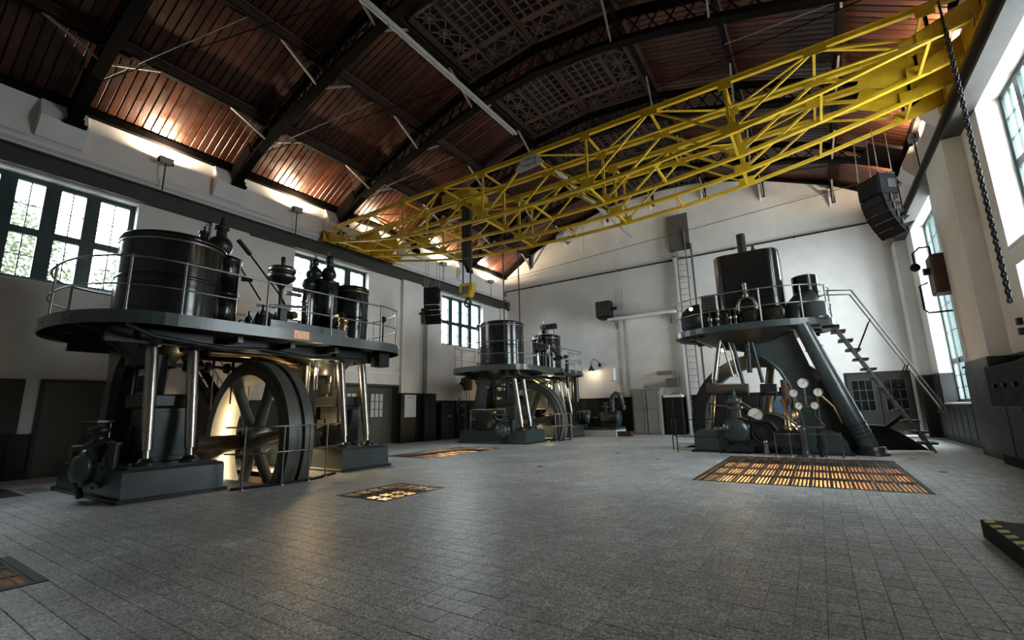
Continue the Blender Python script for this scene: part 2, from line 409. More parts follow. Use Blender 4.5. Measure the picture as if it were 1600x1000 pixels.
# ================================================================== WALLS
def wall_mesh(axis, pos, th, u0, u1, z0, z1, holes):
    m = MB()
    for a0, a1, b0, b1 in cells([u0, u1]+[h[k] for h in holes for k in (0, 1)], [z0, z1]+[h[k] for h in holes for k in (2, 3)], holes):
        if axis == 'x': m.bx(pos, pos+th, a0, a1, b0, b1)
        else: m.bx(a0, a1, pos, pos+th, b0, b1)
    return m
D2 = (11.4, 14.43, 0, 2.5)
ZE = 9.5
left = wall_mesh('x', XL-.5, .5, YB, YF+.3, -.1, ZE+.3, [(y0, y1, *LWZ) for y0, y1 in LWIN]+[D2])
left.build('wall_left', 'plaster')['kind'] = 'structure'
wall_mesh('x', XR, .6, YB, YF+.3, -.1, ZE+.3, RWIN).build('wall_right', 'plaster')['kind'] = 'structure'
PX = [-9.525, -7.58, -5.03, -2.55, 0]; PZ = [9.5, 10.7, 11.71, 12.42, 12.65]
ROOF = [(XC+u, z) for u, z in zip(PX, PZ)]+[(XC-u, z) for u, z in zip(PX[:-1][::-1], PZ[:-1][::-1])]
def roofz(x):
    for (a, za), (b2, zb) in zip(ROOF, ROOF[1:]):
        if a <= x <= b2: return za+(zb-za)*(x-a)/(b2-a)
    return ZE
D3 = (.97, 3.07, 0, 2.46)
poly = [(XL, 2.46), (XL, ZE)]+ROOF[1:-1]+[(XR, ZE), (XR, 2.46)]
m = MB().prism(poly[::-1], 'xz', YF, YF+.3); m.bx(XL, D3[0], YF, YF+.3, -.1, 2.46); m.bx(D3[1], XR, YF, YF+.3, -.1, 2.46)
m.build('wall_far', 'plaster')['kind'] = 'structure'
m = MB().prism([(XL, -.1), (XL, ZE)]+ROOF[1:-1]+[(XR, ZE), (XR, -.1)], 'xz', YB-.3, YB); m.build('wall_back', 'plaster')['kind'] = 'structure'
tn = [0]
def trim(mb, mat='plaster_trim'):
    tn[0] += 1; ob = mb.build('trim_%d' % tn[0], mat); ob['kind'] = 'structure'; return ob
# pilasters carrying the crane rails, alternating with the windows
for y in (6.25, 14.4): trim(MB().bx(XL, XL+.16, y, y+1.15, 0, 7.36), 'plaster')
trim(MB().bx(XL, XL+.16, 22.3, YF, 0, 7.36), 'plaster')
for y0, y1 in ((5.6, 7.2), (13.9, 15.7)): trim(MB().bx(XR-.36, XR, y0, y1, 0, 7.35), 'plaster')
trim(MB().bx(XR-.36, XR, 22.2, YF, 0, 7.35), 'plaster')
# string course and sloping ledge above the rail
trim(MB().prism([(XL, 8.0), (XL+.10, 8.06), (XL+.10, 8.16), (XL, 8.30)], 'xz', YB, YF))
trim(MB().prism([(XR, 8.0), (XR-.10, 8.06), (XR-.10, 8.16), (XR, 8.30)], 'xz', YB, YF))
# lintel moulding above the left double door
trim(MB().bx(XL, XL+.05, 11.0, 14.9, 2.93, 3.06))
# corbels under every truss foot
for y in RIBS:
    for sx, xw in ((1, XL), (-1, XR)):
        trim(MB().prism([(xw, 8.3), (xw+sx*.10, 8.3), (xw+sx*.36, 8.62), (xw+sx*.36, 8.78), (xw, 9.45)], 'xz', y-.62, y+.28))
# eaves beams
for sx, xw in ((1, XL), (-1, XR)):
    trim(MB().bx(xw, xw+sx*.16, YB, YF, 9.32, 9.52), 'truss_iron')
# gable verge board following the roof line on the far wall
m = MB()
for (a, za), (b2, zb) in zip(ROOF, ROOF[1:]): m.obox((a, YF-.09, za-.10), (b2, YF-.09, zb-.10), .18, .16)
trim(m, 'truss_iron')
# ---- wainscot panelling: far wall (separate panels), left and right walls
def wains(name, axis, pos, sgn, u0, u1, zt, step):
    t = thing(name, (0, 0, 0), kind='structure')
    m = MB()
    if axis == 'y':
        m.bx(u0, u1, pos-.03, pos, 0, zt-.04); m.bx(u0, u1, pos-.09, pos, zt-.06, zt); m.bx(u0, u1, pos-.07, pos, 0, .14)
    else:
        m.bx(pos, pos+sgn*.03, u0, u1, 0, zt-.04); m.bx(pos, pos+sgn*.08, u0, u1, zt-.06, zt); m.bx(pos, pos+sgn*.06, u0, u1, 0, .14)
    m.build('backing', 'wainscot', t)
    u = u0
    while u < u1-.1:
        e = min(u+step, u1); m = MB()
        if axis == 'y': m.bx(u+.03, e-.03, pos-.06, pos-.03, .18, zt-.12, .012)
        else: m.bx(pos+sgn*.03, pos+sgn*.055, u+.03, e-.03, .18, zt-.12, .012)
        m.build('panel', 'wainscot', t); u = e
    return t
wains('trim_50', 'y', YF, -1, -14.6, D3[0]-.1, 1.82, .62)
wains('trim_51', 'x', XL, 1, -.5, 3.02, 1.02, .62)
wains('trim_52', 'x', XL, 1, 4.3, 11.3, 1.82, .7)
wains('trim_53', 'x', XL, 1, 15.6, 22.3, 1.85, .7)
for i, (a, c) in enumerate([(YB, 5.6), (7.2, 13.9), (15.7, 17.65), (21.15, 22.2)]): wains('trim_%d' % (54+i), 'x', XR, -1, a, c, 2.2, .7)
for i, (a, c) in enumerate([(5.58, 7.22), (13.88, 15.72), (22.18, YF)]): trim(MB().bx(XR-.40, XR-.36, a, c, 0, 2.2).bx(XR-.36, XR, a-.03, a, 0, 2.2).bx(XR-.36, XR, c, c+.03, 0, 2.2), 'wainscot')
for a, c in ((6.23, 7.42), (14.38, 15.57)): trim(MB().bx(XL+.16, XL+.19, a, c, 0, 2.16).bx(XL, XL+.16, a-.02, a, 0, 2.16).bx(XL, XL+.16, c, c+.02, 0, 2.16), 'wainscot')

wains('trim_60', 'x', XR, -1, 17.65, 21.15, 1.16, .7)
trim(MB().bx(XR+.0, XR+.36, 21.07, 21.10, 1.2, 2.2).bx(XR, XR+.36, 17.70, 17.73, 1.2, 2.2), 'wainscot')
# ---- windows
def window(idx, xg, y0, y1, z0, z1, cols, rows, mat, sgn, mw=.15, thin=2, d=.05):
    """xg glass plane; rows: list of transom heights"""
    t = thing('window_%d' % idx, (xg, (y0+y1)/2, z0), kind='structure')
    m = MB(); e = .12
    for a in ((y0, y1, z0, z0+e), (y0, y1, z1-e, z1), (y0, y0+e, z0+e, z1-e), (y1-e, y1, z0+e, z1-e)): m.bx(xg-d, xg+d, *a)
    m.build('window_frame', mat, t)
    zs = [z0+e]+rows+[z1-e]; cw = (y1-y0-2*e)/cols
    for i in range(1, cols):
        yy = y0+e+cw*i; MB().bx(xg-d-.02, xg+d+.02, yy-mw, yy+mw, z0+e, z1-e).build('mullion', mat, t)
    for zz in rows:
        for i in range(cols):
            a = y0+e+cw*i+(mw if i else 0); c = y0+e+cw*(i+1)-(mw if i < cols-1 else 0)
            MB().bx(xg-d, xg+d, a, c, zz-.09, zz+.09).build('transom', mat, t)
    for i in range(cols):
        a = y0+e+cw*i+(mw if i else 0); c = y0+e+cw*(i+1)-(mw if i < cols-1 else 0)
        for j in range(len(zs)-1):
            b0 = zs[j]+(.09 if j else 0); b1 = zs[j+1]-(.09 if j < len(zs)-2 else 0)
            g = MB().bx(xg-.004, xg+.004, a, c, b0, b1).build('pane', 'window_glass', t)
            m = MB(); m.bx(xg-.02, xg+.02, (a+c)/2-.012, (a+c)/2+.012, b0, b1)
            for k in range(1, thin): m.bx(xg-.018, xg+.018, a, c, b0+(b1-b0)*k/thin-.01, b0+(b1-b0)*k/thin+.01)
            m.build('muntin', mat, g)
    return t
for i, (y0, y1) in enumerate(LWIN): window(i+1, XL-.30, y0, y1, *LWZ, 4, [5.91], 'window_green', 1)
for i, (y0, y1, z0, z1) in enumerate(RWIN):
    rows = [5.9] if z0 > 3 else [] if z1 < 4 else [2.55, 5.4]
    window(i+4, XR+.40, y0, y1, z0, z1, 4, rows, 'window_teal', -1, mw=.10, thin=3, d=.025)
# lower blind windows / deep sills on the right
for y0, y1, z0, z1 in RWIN: trim(MB().bx(XR-.02, XR+.36, y0, y1, z0-.05, z0+.01))
for y0, y1 in LWIN: trim(MB().bx(XL-.26, XL+.02, y0, y1, LWZ[0]-.05, LWZ[0]+.01))

# ---- doors
t = thing('door_1', (XL, 3.65, 0), kind='structure')
MB().bx(XL, XL+.05, 3.08, 4.23, 0, 2.23, .01).build('door_leaf', 'door_olive', t)
m = MB().bx(XL, XL+.07, 3.02, 3.08, 0, 2.29).bx(XL, XL+.07, 4.23, 4.29, 0, 2.29).bx(XL, XL+.07, 3.08, 4.23, 2.23, 2.29); m.build('door_frame', 'door_dark', t)
MB().cyl((XL+.05, 4.12, 1.05), (XL+.11, 4.12, 1.05), .02, n=8).build('door_knob', 'iron_black', t)
t = thing('door_2', (XL-.45, 12.9, 0), kind='structure')
xd = XL-.42
trim(MB().bx(xd-.08, XL+.01, 14.40, 14.46, 0, 2.5).bx(xd-.08, XL+.01, 11.38, 11.44, 0, 2.5).bx(xd-.08, XL+.01, 11.44, 14.40, 2.45, 2.52), 'door_olive')
MB().bx(xd-.06, xd, 11.40, 14.43, 0, 2.5).build('door_surround', 'door_olive', t)
for y0 in (11.75, 12.95):
    lf = MB().bx(xd, xd+.05, y0, y0+1.12, .03, 2.36, .01).build('door_leaf', 'door_olive', t)
    MB().bx(xd+.05, xd+.06, y0+.12, y0+1.0, .2, .95, .01).build('door_panel', 'door_olive', lf)
    MB().bx(xd+.05, xd+.062, y0+.22, y0+.90, 1.15, 2.12).build('pane', 'frosted_glass', lf)
    m = MB()
    for k in range(4): m.bx(xd+.062, xd+.08, y0+.20+k*.235-.02, y0+.20+k*.235+.02, 1.12, 2.15)
    for k in range(4): m.bx(xd+.062, xd+.08, y0+.20, y0+.92, 1.13+k*.335-.015, 1.13+k*.335+.015)
    m.build('glazing_bar', 'door_olive', lf)
MB().cyl((xd+.05, 12.93, 1.05), (xd+.12, 12.93, 1.05), .02, n=8).build('door_knob', 'iron_black', t)
t = thing('door_3', (2.0, YF+.15, 0), kind='structure')
yd = YF+.12
MB().bx(D3[0], D3[1], yd, yd+.06, 0, D3[3]).build('door_surround', 'door_dark', t)
for x0 in (1.05, 2.06):
    lf = MB().bx(x0, x0+.95, yd-.05, yd, .03, 2.36, .01).build('door_leaf', 'door_dark', t)
    MB().bx(x0+.14, x0+.81, yd-.058, yd-.05, .95, 2.15).build('pane', 'dark_glass', lf)
    m = MB()
    for k in range(4): m.bx(x0+.14+k*.223-.012, x0+.14+k*.223+.012, yd-.075, yd-.058, .95, 2.15)
    for k in range(4): m.bx(x0+.14, x0+.81, yd-.075, yd-.058, .95+k*.4-.012, .95+k*.4+.012)
    m.build('glazing_bar', 'door_olive', lf)
    MB().bx(x0+.14, x0+.81, yd-.062, yd-.05, .18, .78, .01).build('door_panel', 'door_dark', lf)
t = tag(MB().bx(XL, XL+.06, 1.75, 2.76, 1.03, 2.28, .012).build('wall_panel', 'door_dark'), 'dark square panel on the left wall at the left edge of the photo', 'panel')

# ================================================================== CEILING
ceil = thing('ceiling', (XC, 9, ZE), kind='structure')
m = MB()
for (a, za), (b2, zb) in zip(ROOF, ROOF[1:]):
    m.add([(a, YB-.3, za+.05), (b2, YB-.3, zb+.05), (b2, YF+.3, zb+.05), (a, YF+.3, za+.05), (a, YB-.3, za+.25), (b2, YB-.3, zb+.25), (b2, YF+.3, zb+.25), (a, YF+.3, za+.25)],
          [(0, 1, 2, 3), (7, 6, 5, 4), (0, 4, 5, 1), (1, 5, 6, 2), (2, 6, 7, 3), (3, 7, 4, 0)])
m.build('roof_shell', 'void_dark', ceil)
BW = .2025
boards = []
for k, ((a, za), (b2, zb)) in enumerate(zip(ROOF, ROOF[1:])):
    n = int(round((YF-YB)/BW))
    for j in range(n):
        y = YF-(j+1)*BW
        if k in (3, 4):   # ridge strip: ventilation grilles take most of each bay
            yy = y+BW/2; r = max([q for q in RIBS if q <= yy] or [-5.35])
            if .92 < yy-r < 3.95: continue
        boards.append((k, y, a, za, b2, zb))
def bcoords(y, a, za, b2, zb, g=.011):
    y0, y1 = y+g, y+BW-g; t = .03; c = .012
    return [(a, y0+c, za), (a, y1-c, za), (b2, y1-c, zb), (b2, y0+c, zb), (a, y0, za+c), (a, y1, za+c), (b2, y1, zb+c), (b2, y0, zb+c), (a, y0, za+t+.02), (a, y1, za+t+.02), (b2, y1, zb+t+.02), (b2, y0, zb+t+.02)]
BF = [(0, 1, 2, 3), (0, 4, 5, 1), (2, 6, 7, 3), (1, 5, 6, 2), (3, 7, 4, 0), (4, 8, 9, 5), (5, 9, 10, 6), (6, 10, 11, 7), (7, 11, 8, 4)]
def barea(q):
    k, y, a, za, b2, zb = q
    p = [proj(a, y, za), proj(b2, y, zb), proj(b2, y+BW, zb), proj(a, y+BW, za)]
    if any(i is None for i in p) or not any(0 < i[0] < 1600 and 0 < i[1] < 1000 for i in p): return 0
    return abs(sum(p[i][0]*p[(i+1) % 4][1]-p[(i+1) % 4][0]*p[i][1] for i in range(4)))/2
boards.sort(key=barea, reverse=True)
protos = {}; mb = MB()
for i, q in enumerate(boards):
    k, y, a, za, b2, zb = q
    if i < 300:
        if k not in protos:
            m = MB().add(bcoords(0, a, za, b2, zb), BF); ob = m.build('ceiling_board', 'varnished_board'); ob.parent = ceil; protos[k] = ob
        else: ob = copyob(protos[k], ceil)
        ob.location = Vector((0, y, 0))-ceil.location
    else: mb.add(bcoords(y, a, za, b2, zb), BF)
mb.build('ceiling_boards_beyond', 'varnished_board', ceil, kind='stuff')
# purlins
for u, z in zip(PX[1:], PZ[1:]):
    for sx in ((1, -1) if u else (1,)):
        x = XC+sx*u
        p = MB().bx(x-.05, x+.05, YB, YF, z-.30, z-.04, .012).build('purlin', 'purlin_wood', ceil)
        MB().bx(x-.11, x+.11, YB, YF, z-.06, z-.005, .01).build('purlin_cap', 'purlin_wood', p)
        MB().bx(x-.08, x+.08, YB, YF, z-.34, z-.30, .01).build('purlin_flange', 'truss_iron', p)
# ventilation grilles along the ridge
def grid_panel(m, x0, x1, y0, y1, zf, nx_, ny_):
    bw = .035
    for i in range(nx_+1):
        x = x0+(x1-x0)*i/nx_; m.obox((x, y0, zf(x)), (x, y1, zf(x)), .05 if 0 < i < nx_ else .09, .03)
    for j in range(ny_+1):
        y = y0+(y1-y0)*j/ny_; m.obox((x0, y, zf(x0)-.003), (x1, y, zf(x1)-.003), .05 if 0 < j < ny_ else .09, .03)
def star_panel(m, x0, x1, y0, y1, zf, n):
    for a, c in (((x0, y0), (x1, y0)), ((x0, y1), (x1, y1)), ((x0, y0), (x0, y1)), ((x1, y0), (x1, y1))):
        m.obox((a[0], a[1], zf(a[0])), (c[0], c[1], zf(c[0])), .09, .03)
    lx = (x1-x0) > (y1-y0)
    for k in range(n):
        if lx: cx = x0+(x1-x0)*(k+.5)/n; cy = (y0+y1)/2; hx = (x1-x0)/n/2; hy = (y1-y0)/2
        else: cy = y0+(y1-y0)*(k+.5)/n; cx = (x0+x1)/2; hy = (y1-y0)/n/2; hx = (x1-x0)/2
        for i in range(4):
            t = i*pi/4; dx, dy = cos(t), sin(t); s = min(hx/abs(dx) if abs(dx) > .01 else 9, hy/abs(dy) if abs(dy) > .01 else 9)
            m.obox((cx-dx*s, cy-dy*s, zf(cx-dx*s)-.002*i), (cx+dx*s, cy+dy*s, zf(cx+dx*s)-.002*i), .035, .025)
        rr = min(hx, hy)*.55
        for i in range(8):
            a, c = i*pi/4, (i+1)*pi/4
            m.obox((cx+rr*cos(a), cy+rr*sin(a), zf(cx)-.004), (cx+rr*cos(c), cy+rr*sin(c), zf(cx)-.004), .03, .025)
gl = ['in the bay nearest the camera', 'in the second bay from the camera', 'above the yellow crane', 'beyond the yellow crane', 'in the bay next to the far gable', '']
gz = lambda x: 12.36-abs(x-XC)*.05
for i, r in enumerate(RIBS):
    y0, y1, y2 = r+1.0, r+2.92, r+3.85
    if y2 > YF or r < 2: continue
    t = thing('ridge_grille', (XC, y1, 12.3), 'carved wooden ridge ventilation grille '+gl[i-1], 'grille', 'ridge grilles in the ceiling')
    for nm, x0, x1, f in (('star_lattice', -8.25, -7.45, 1), ('square_lattice', -7.40, -5.97-.08, 0), ('square_lattice', -5.97+.08, -4.5, 0), ('star_lattice', -4.45, -3.65, 1)):
        m = MB()
        (star_panel(m, x0, x1, y0, y1, gz, 3) if f else grid_panel(m, x0, x1, y0, y1, gz, 5, 7)); m.build(nm, 'grille_wood', t)
    for x0, x1 in ((-8.25, -6.05), (-5.89, -3.65)):
        m = MB(); star_panel(m, x0, x1, y1+.1, y2, gz, 3); m.build('star_lattice', 'grille_wood', t)
    m = MB()
    for x in (-8.33, -7.42, -6.02, -5.92, -4.48, -3.58): m.bx(x-.035, x+.035, y0-.05, y2, gz(x)-.06, gz(x)+.02)
    m.build('frame_rib', 'purlin_wood', t)

# ================================================================== ROOF TRUSSES
LU = [9.25, 8.2, 7.0, 5.5, 3.8, 2.0, 0]; LZ = [8.98, 9.60, 10.0, 10.45, 10.95, 11.32, 11.5]
UU = [9.25, 7.58, 5.03, 2.55, 0]; UZ = [9.36, 10.34, 11.35, 12.05, 12.28]
def interp(v, A, B):
    v = abs(v)
    for (a, q), (c, r) in zip(list(zip(A, B)), list(zip(A, B))[1:]):
        if c <= v <= a: return q+(r-q)*(a-v)/(a-c)
    return B[0]
low = lambda u: interp(u, LU, LZ); upp = lambda u: interp(u, UU, UZ)
tl = ['behind the camera', 'nearest the camera at the top left', 'second from the camera', 'third from the camera, just before the yellow crane', 'just beyond the yellow crane', 'nearest the far gable wall']
ds = [9.25-18.5*i/56 for i in range(57)]
for r, lab in zip(RIBS, tl):
    t = thing('roof_truss', (XC, r, 9), 'black iron lattice roof truss '+lab, 'truss', 'arched lattice roof trusses')
    for nm, fn, hh in (('lower_chord', low, .16), ('upper_chord', upp, .12)):
        m = MB()
        for i in range(0, 56, 2):
            u0, u1 = ds[i], ds[i+2]
            for dy in (-.10, .10): m.obox((XC+u0, r+dy, fn(u0)), (XC+u1, r+dy, fn(u1)), .025, hh)
            m.obox((XC+u0, r, fn(u0)-hh/2 if nm == 'lower_chord' else fn(u0)+hh/2), (XC+u1, r, fn(u1)-hh/2 if nm == 'lower_chord' else fn(u1)+hh/2), .26, .02)
        m.build(nm, 'truss_iron', t)
    nb = 38
    for i in range(nb):
        u0, u1 = 8.9-17.8*i/nb, 8.9-17.8*(i+1)/nb
        MB().obox((XC+u0, r-.07, low(u0)), (XC+u1, r-.07, upp(u1)), .03, .055, (0, 1, 0)).build('lattice_bar', 'truss_iron', t)
        MB().obox((XC+u0, r+.07, upp(u0)), (XC+u1, r+.07, low(u1)), .03, .055, (0, 1, 0)).build('lattice_bar', 'truss_iron', t)
    for sx, xw in ((1, XL), (-1, XR)):
        m = MB().prism([(xw, 8.80), (xw+sx*.55, 8.80), (xw+sx*.55, 8.92), (xw+sx*.36, 9.0), (xw+sx*1.25, 9.62), (xw+sx*1.05, 10.05), (xw+sx*.10, 9.45), (xw, 9.4)], 'xz', r-.14, r+.14)
        m.bx(xw, xw+sx*.50, r-.22, r+.22, 8.74, 8.82); m.build('foot', 'truss_iron', t)
        for u, z in zip(PX[1:4], PZ[1:4]):
            px = XC+u if sx > 0 else XC-u; uu = px-XC
            for sy in (-1, 1):
                if r < 0 and sy < 0: continue
                MB().obox((px, r+sy*1.15, z-.30), (px+sx*.12, r+sy*.10, low(uu)+.02), .05, .06).build('knee_strut', 'strut_grey', t)
            m = MB().bx(px-.07, px+.07, r-.5, r+.5, z-.42, z-.33); m.build('purlin_bracket', 'truss_iron', t)
        # wind-brace rods
        MB().cyl((xw+sx*1.2, r+.1, 9.75), (XC+sx*PX[2], r+2.0, PZ[2]-.35), .018, n=6).build('tie_rod', 'strut_grey', t)
        MB().cyl((xw+sx*1.5, r+.1, 9.6), (XC+sx*PX[3], r+3.6, PZ[3]-.4), .014, n=6).build('tie_rod', 'truss_iron', t)
# purlin end brackets on the gable
for i, u in enumerate([-7.58, -5.03, -2.55, 0, 2.55, 5.03, 7.58]):
    x = XC+u; z = roofz(x)
    t = thing('gable_bracket', (x, YF, z-.4), 'dark purlin bracket on the far gable wall, %s from the left' % ['first', 'second', 'third', 'fourth', 'fifth', 'sixth', 'seventh'][i], 'bracket', 'purlin brackets on the far gable')
    MB().bx(x-.07, x+.07, YF-.12, YF, z-1.0, z-.2).build('iron_strut', 'purlin_wood', t)
    MB().prism([(YF, z-1.15), (YF-.10, z-1.1), (YF-.35, z-.45), (YF, z-.45)], 'yz', x-.15, x-.07).build('plaster_corbel', 'plaster_trim', t)
    MB().obox((x, YF-.1, z-.95), (x, YF-1.1, z-.25), .06, .06).build('knee_strut', 'strut_grey', t)

# ================================================================== CRANE RAILS
def crane_rail(xw, s, label):
    t = thing('crane_rail', (xw, 9, 7.36), label, 'crane rail', 'crane runway beams')
    m = MB()
    m.bx(xw, xw+s*.34, YB, YF-.05, 7.36, 7.42); m.bx(xw, xw+s*.34, YB, YF-.05, 7.72, 7.78); m.bx(xw+s*.13, xw+s*.21, YB, YF-.05, 7.42, 7.72)
    m.build('beam', 'rail_beam', t)
    MB().bx(xw+s*.14, xw+s*.20, YB, YF-.05, 7.78, 7.85).build('rail', 'iron_black', t)
    for y in (6.8, 14.95, 22.6):
        MB().prism([(xw, 7.0), (xw+s*.16, 7.0), (xw+s*.34, 7.30), (xw+s*.34, 7.36), (xw, 7.36)], 'xz', y-.25, y+.25).build('bracket', 'rail_beam', t)
    return t
# the left beam is boxed in, so its room side is one flat face
t = thing('crane_rail', (XL, 9, 7.36), 'brown-grey crane runway beam along the left wall above the windows', 'crane rail', 'crane runway beams')
MB().bx(XL, XL+.20, YB, YF-.05, 7.36, 7.78).build('beam', 'rail_beam', t)
MB().bx(XL, XL+.30, YB, YF-.05, 7.775, 7.81).build('flange', 'rail_beam', t)
MB().bx(XL+.12, XL+.18, YB, YF-.05, 7.81, 7.87).build('rail', 'iron_black', t)
MB().prism([(22.7, 7.42), (23.0, 7.30), (23.0, 7.85), (22.7, 7.75)], 'yz', XL, XL+.34).build('end_stop', 'rail_beam', t)
crane_rail(XR, -1, 'dark crane runway beam along the right wall beside the hung speaker')

# ================================================================== YELLOW OVERHEAD CRANE
crane = thing('overhead_crane', (XC, 11.75, 7.85), 'yellow riveted lattice overhead crane spanning the hall', 'crane')
CB_U = [9.25, 7.4, 5.1, 3.4, 1.7, 0]; CB_Z = [7.93, 7.52, 7.16, 7.0, 6.92, 6.90]
def cb(u): return interp(u, CB_U, CB_Z)
NODES = [-8.5, -6.8, -5.1, -3.4, -1.7, 0, 1.7, 3.4, 5.1, 6.8, 8.5]
ZT = 8.42; UE = 9.05
TY = [10.3, 11.45, 12.35, 13.2]
for k, y in enumerate(TY):
    main = k in (1, 2); w_ = .12 if main else .09
    m = MB(); m.obox((XC-UE, y, ZT), (XC+UE, y, ZT), w_, .10); m.bx(XC-UE, XC+UE, y-w_/2-.02, y+w_/2+.02, ZT+.04, ZT+.06); m.build('top_chord', 'crane_yellow', crane)
    m = MB(); us = [-UE]+NODES+[UE]
    for a, c in zip(us, us[1:]): m.obox((XC+a, y, cb(a)), (XC+c, y, cb(c)), w_*.9, .075)
    m.build('bottom_chord', 'crane_yellow', crane)
    for i, u in enumerate(NODES):
        d = .045 if not main else .055
        if i % 2 == 0:
            MB().obox((XC+u, y, cb(u)), (XC+u, y, ZT), d, d*1.3).build('web_vertical', 'crane_yellow', crane)
            MB().bx(XC+u-.19, XC+u+.19, y-w_/2-.012, y-w_/2, cb(u)-.03, cb(u)+.20).build('gusset_plate', 'crane_yellow', crane)
            MB().bx(XC+u-.14, XC+u+.14, y-w_/2-.012, y-w_/2, ZT-.20, ZT+.05).build('gusset_plate', 'crane_yellow', crane)
            for dn in (-1, 1):
                v = NODES[i+dn] if 0 <= i+dn < len(NODES) else u
                MB().obox((XC+u, y, cb(u)+.05), (XC+v, y, ZT-.03), d, d).build('web_diagonal', 'crane_yellow', crane)
        else:
            MB().bx(XC+u-.20, XC+u+.20, y-w_/2-.012, y-w_/2, ZT-.16, ZT+.05).build('gusset_plate', 'crane_yellow', crane)
# cross frames, walkway bracing
for i, u in enumerate(NODES):
    for y0, y1 in zip(TY, TY[1:]):
        if y0 == TY[1]: continue          # trolley runs between the main girders
        MB().obox((XC+u, y0, cb(u)), (XC+u, y1, cb(u)), .05, .05).build('cross_tie', 'crane_yellow', crane)
        MB().obox((XC+u, y0, ZT), (XC+u, y1, ZT), .05, .05).build('cross_tie', 'crane_yellow', crane)
        if i < len(NODES)-1:
            v = NODES[i+1]; a, c = (y0, y1) if i % 2 else (y1, y0)
            MB().obox((XC+u, a, ZT-.02), (XC+v, c, ZT-.02), .045, .03).build('plan_brace', 'crane_yellow', crane)
# trolley rails on the main girders
for y in TY[1:3]: MB().bx(XC-8.6, XC+8.6, y-.03, y+.03, ZT+.06, ZT+.10).build('trolley_rail', 'crane_yellow', crane)
# solid web plates at the girder ends
for y in TY[1:3]:
    for s in (-1, 1):
        MB().prism([(XC+s*9.05, 7.95), (XC+s*8.0, 7.68), (XC+s*7.5, 7.95), (XC+s*7.7, ZT), (XC+s*9.05, ZT)][::s], 'xz', y-.02, y+.02).build('end_web_plate', 'crane_yellow', crane)
# end carriages
for s, xr in ((-1, XL+.15), (1, XR-.17)):
    e = MB().bx(xr-.15, xr+.15, 10.05, 13.75, 7.92, 8.34, .02).build('end_carriage', 'crane_yellow', crane)
    for y in (10.05, 13.75):
        q = MB()
        for k in range(3):
            a = xr-.15+k*.11; q.prism([(a, 7.95), (a+.055, 7.95), (min(a+.30, xr+.16), 8.31), (min(a+.245, xr+.15), 8.31)], 'xz', y-.006 if y < 11 else y, y if y < 11 else y+.006)
        q.build('hazard_stripes', 'stripe_black', e)
    # the stripes also run on the room-side face near the buffers
    q = MB(); xf = xr-s*.15
    for k in range(3):
        a = 10.08+k*.17; q.prism([(a, 8.30), (a+.07, 8.30), (a+.30, 7.95), (a+.23, 7.95)], 'yz', xf-.006, xf+.006)
    q.build('hazard_stripes', 'stripe_black', e)
    for y in (10.5, 13.3):
        MB().lathe([(.02, -.05), (.22, -.05), (.22, .05), (.02, .05)], (xr, y, 7.98), 'x', 24).build('wheel', 'iron_black', crane)
    MB().bx(xr-.10, xr+.10, 10.2, 13.6, 7.87, 7.93).build('wheel_guard', 'stripe_black', crane)
    m = MB().prism([(xr-s*.15, 7.95), (xr-s*1.3, 7.75), (xr-s*1.3, 7.85), (xr-s*.15, 8.30)][::s], 'xz', 10.26, 10.34); m.build('corner_gusset', 'crane_yellow', crane)
    for y in TY[1:]: MB().prism([(xr-s*.15, 7.9), (xr-s*1.0, 7.72), (xr-s*1.0, 7.84), (xr-s*.15, 8.34)][::s], 'xz', y-.06, y+.06).build('corner_gusset', 'crane_yellow', crane)
m = MB().lathe([(.30, -.02), (.34, -.02), (.34, .02), (.30, .02), (.30, -.02)], (XL+.55, 10.75, 8.08), 'x', 28)
for k in range(4): m.obox((XL+.55, 10.75-.3*cos(k*pi/4), 8.08-.3*sin(k*pi/4)), (XL+.55, 10.75+.3*cos(k*pi/4), 8.08+.3*sin(k*pi/4)), .03, .03)
m.build('drive_gear', 'iron_black', crane)
MB().cyl((XL+.4, 10.75, 8.08), (XR-.4, 10.75, 8.08), .03, n=8).build('drive_shaft', 'crane_yellow', crane)
# load plate with its lettering
u = -.05
lp = MB().prism([(-6.44, 8.03), (-6.30, 7.92), (-5.60, 7.98), (-5.50, 8.03), (-5.74, 8.36), (-6.16, 8.36)], 'xz', 10.21, 10.225).build('load_plate', 'lamp_white', crane, label='white plate lettered 5000 kg')
def text(body, loc, size, mat, parent, rot=(RAD(90), 0, 0), ext=.001, name='lettering', shear=0):
    cu = bpy.data.curves.new(name, 'FONT'); cu.body = body; cu.size = size; cu.extrude = ext; cu.align_x = 'CENTER'; cu.align_y = 'CENTER'; cu.resolution_u = 3; cu.shear = shear
    tmp = bpy.data.objects.new(name, cu); COL.objects.link(tmp)
    dg = bpy.context.evaluated_depsgraph_get(); me = bpy.data.meshes.new_from_object(tmp.evaluated_get(dg)); me.name = name
    COL.objects.unlink(tmp); bpy.data.objects.remove(tmp)
    me.materials.clear(); me.materials.append(MATS[mat])
    ob = bpy.data.objects.new(name, me); COL.objects.link(ob); off = Vector(loc); p = parent
    while p is not None: off -= p.location; p = p.parent
    ob.parent = parent; ob.location = off; ob.rotation_euler = rot
    return ob
text('5000 kg', (-5.96, 10.208, 8.245), .135, 'stripe_black', lp)
text('Tragkraft', (-5.98, 10.208, 8.09), .135, 'stripe_black', lp)
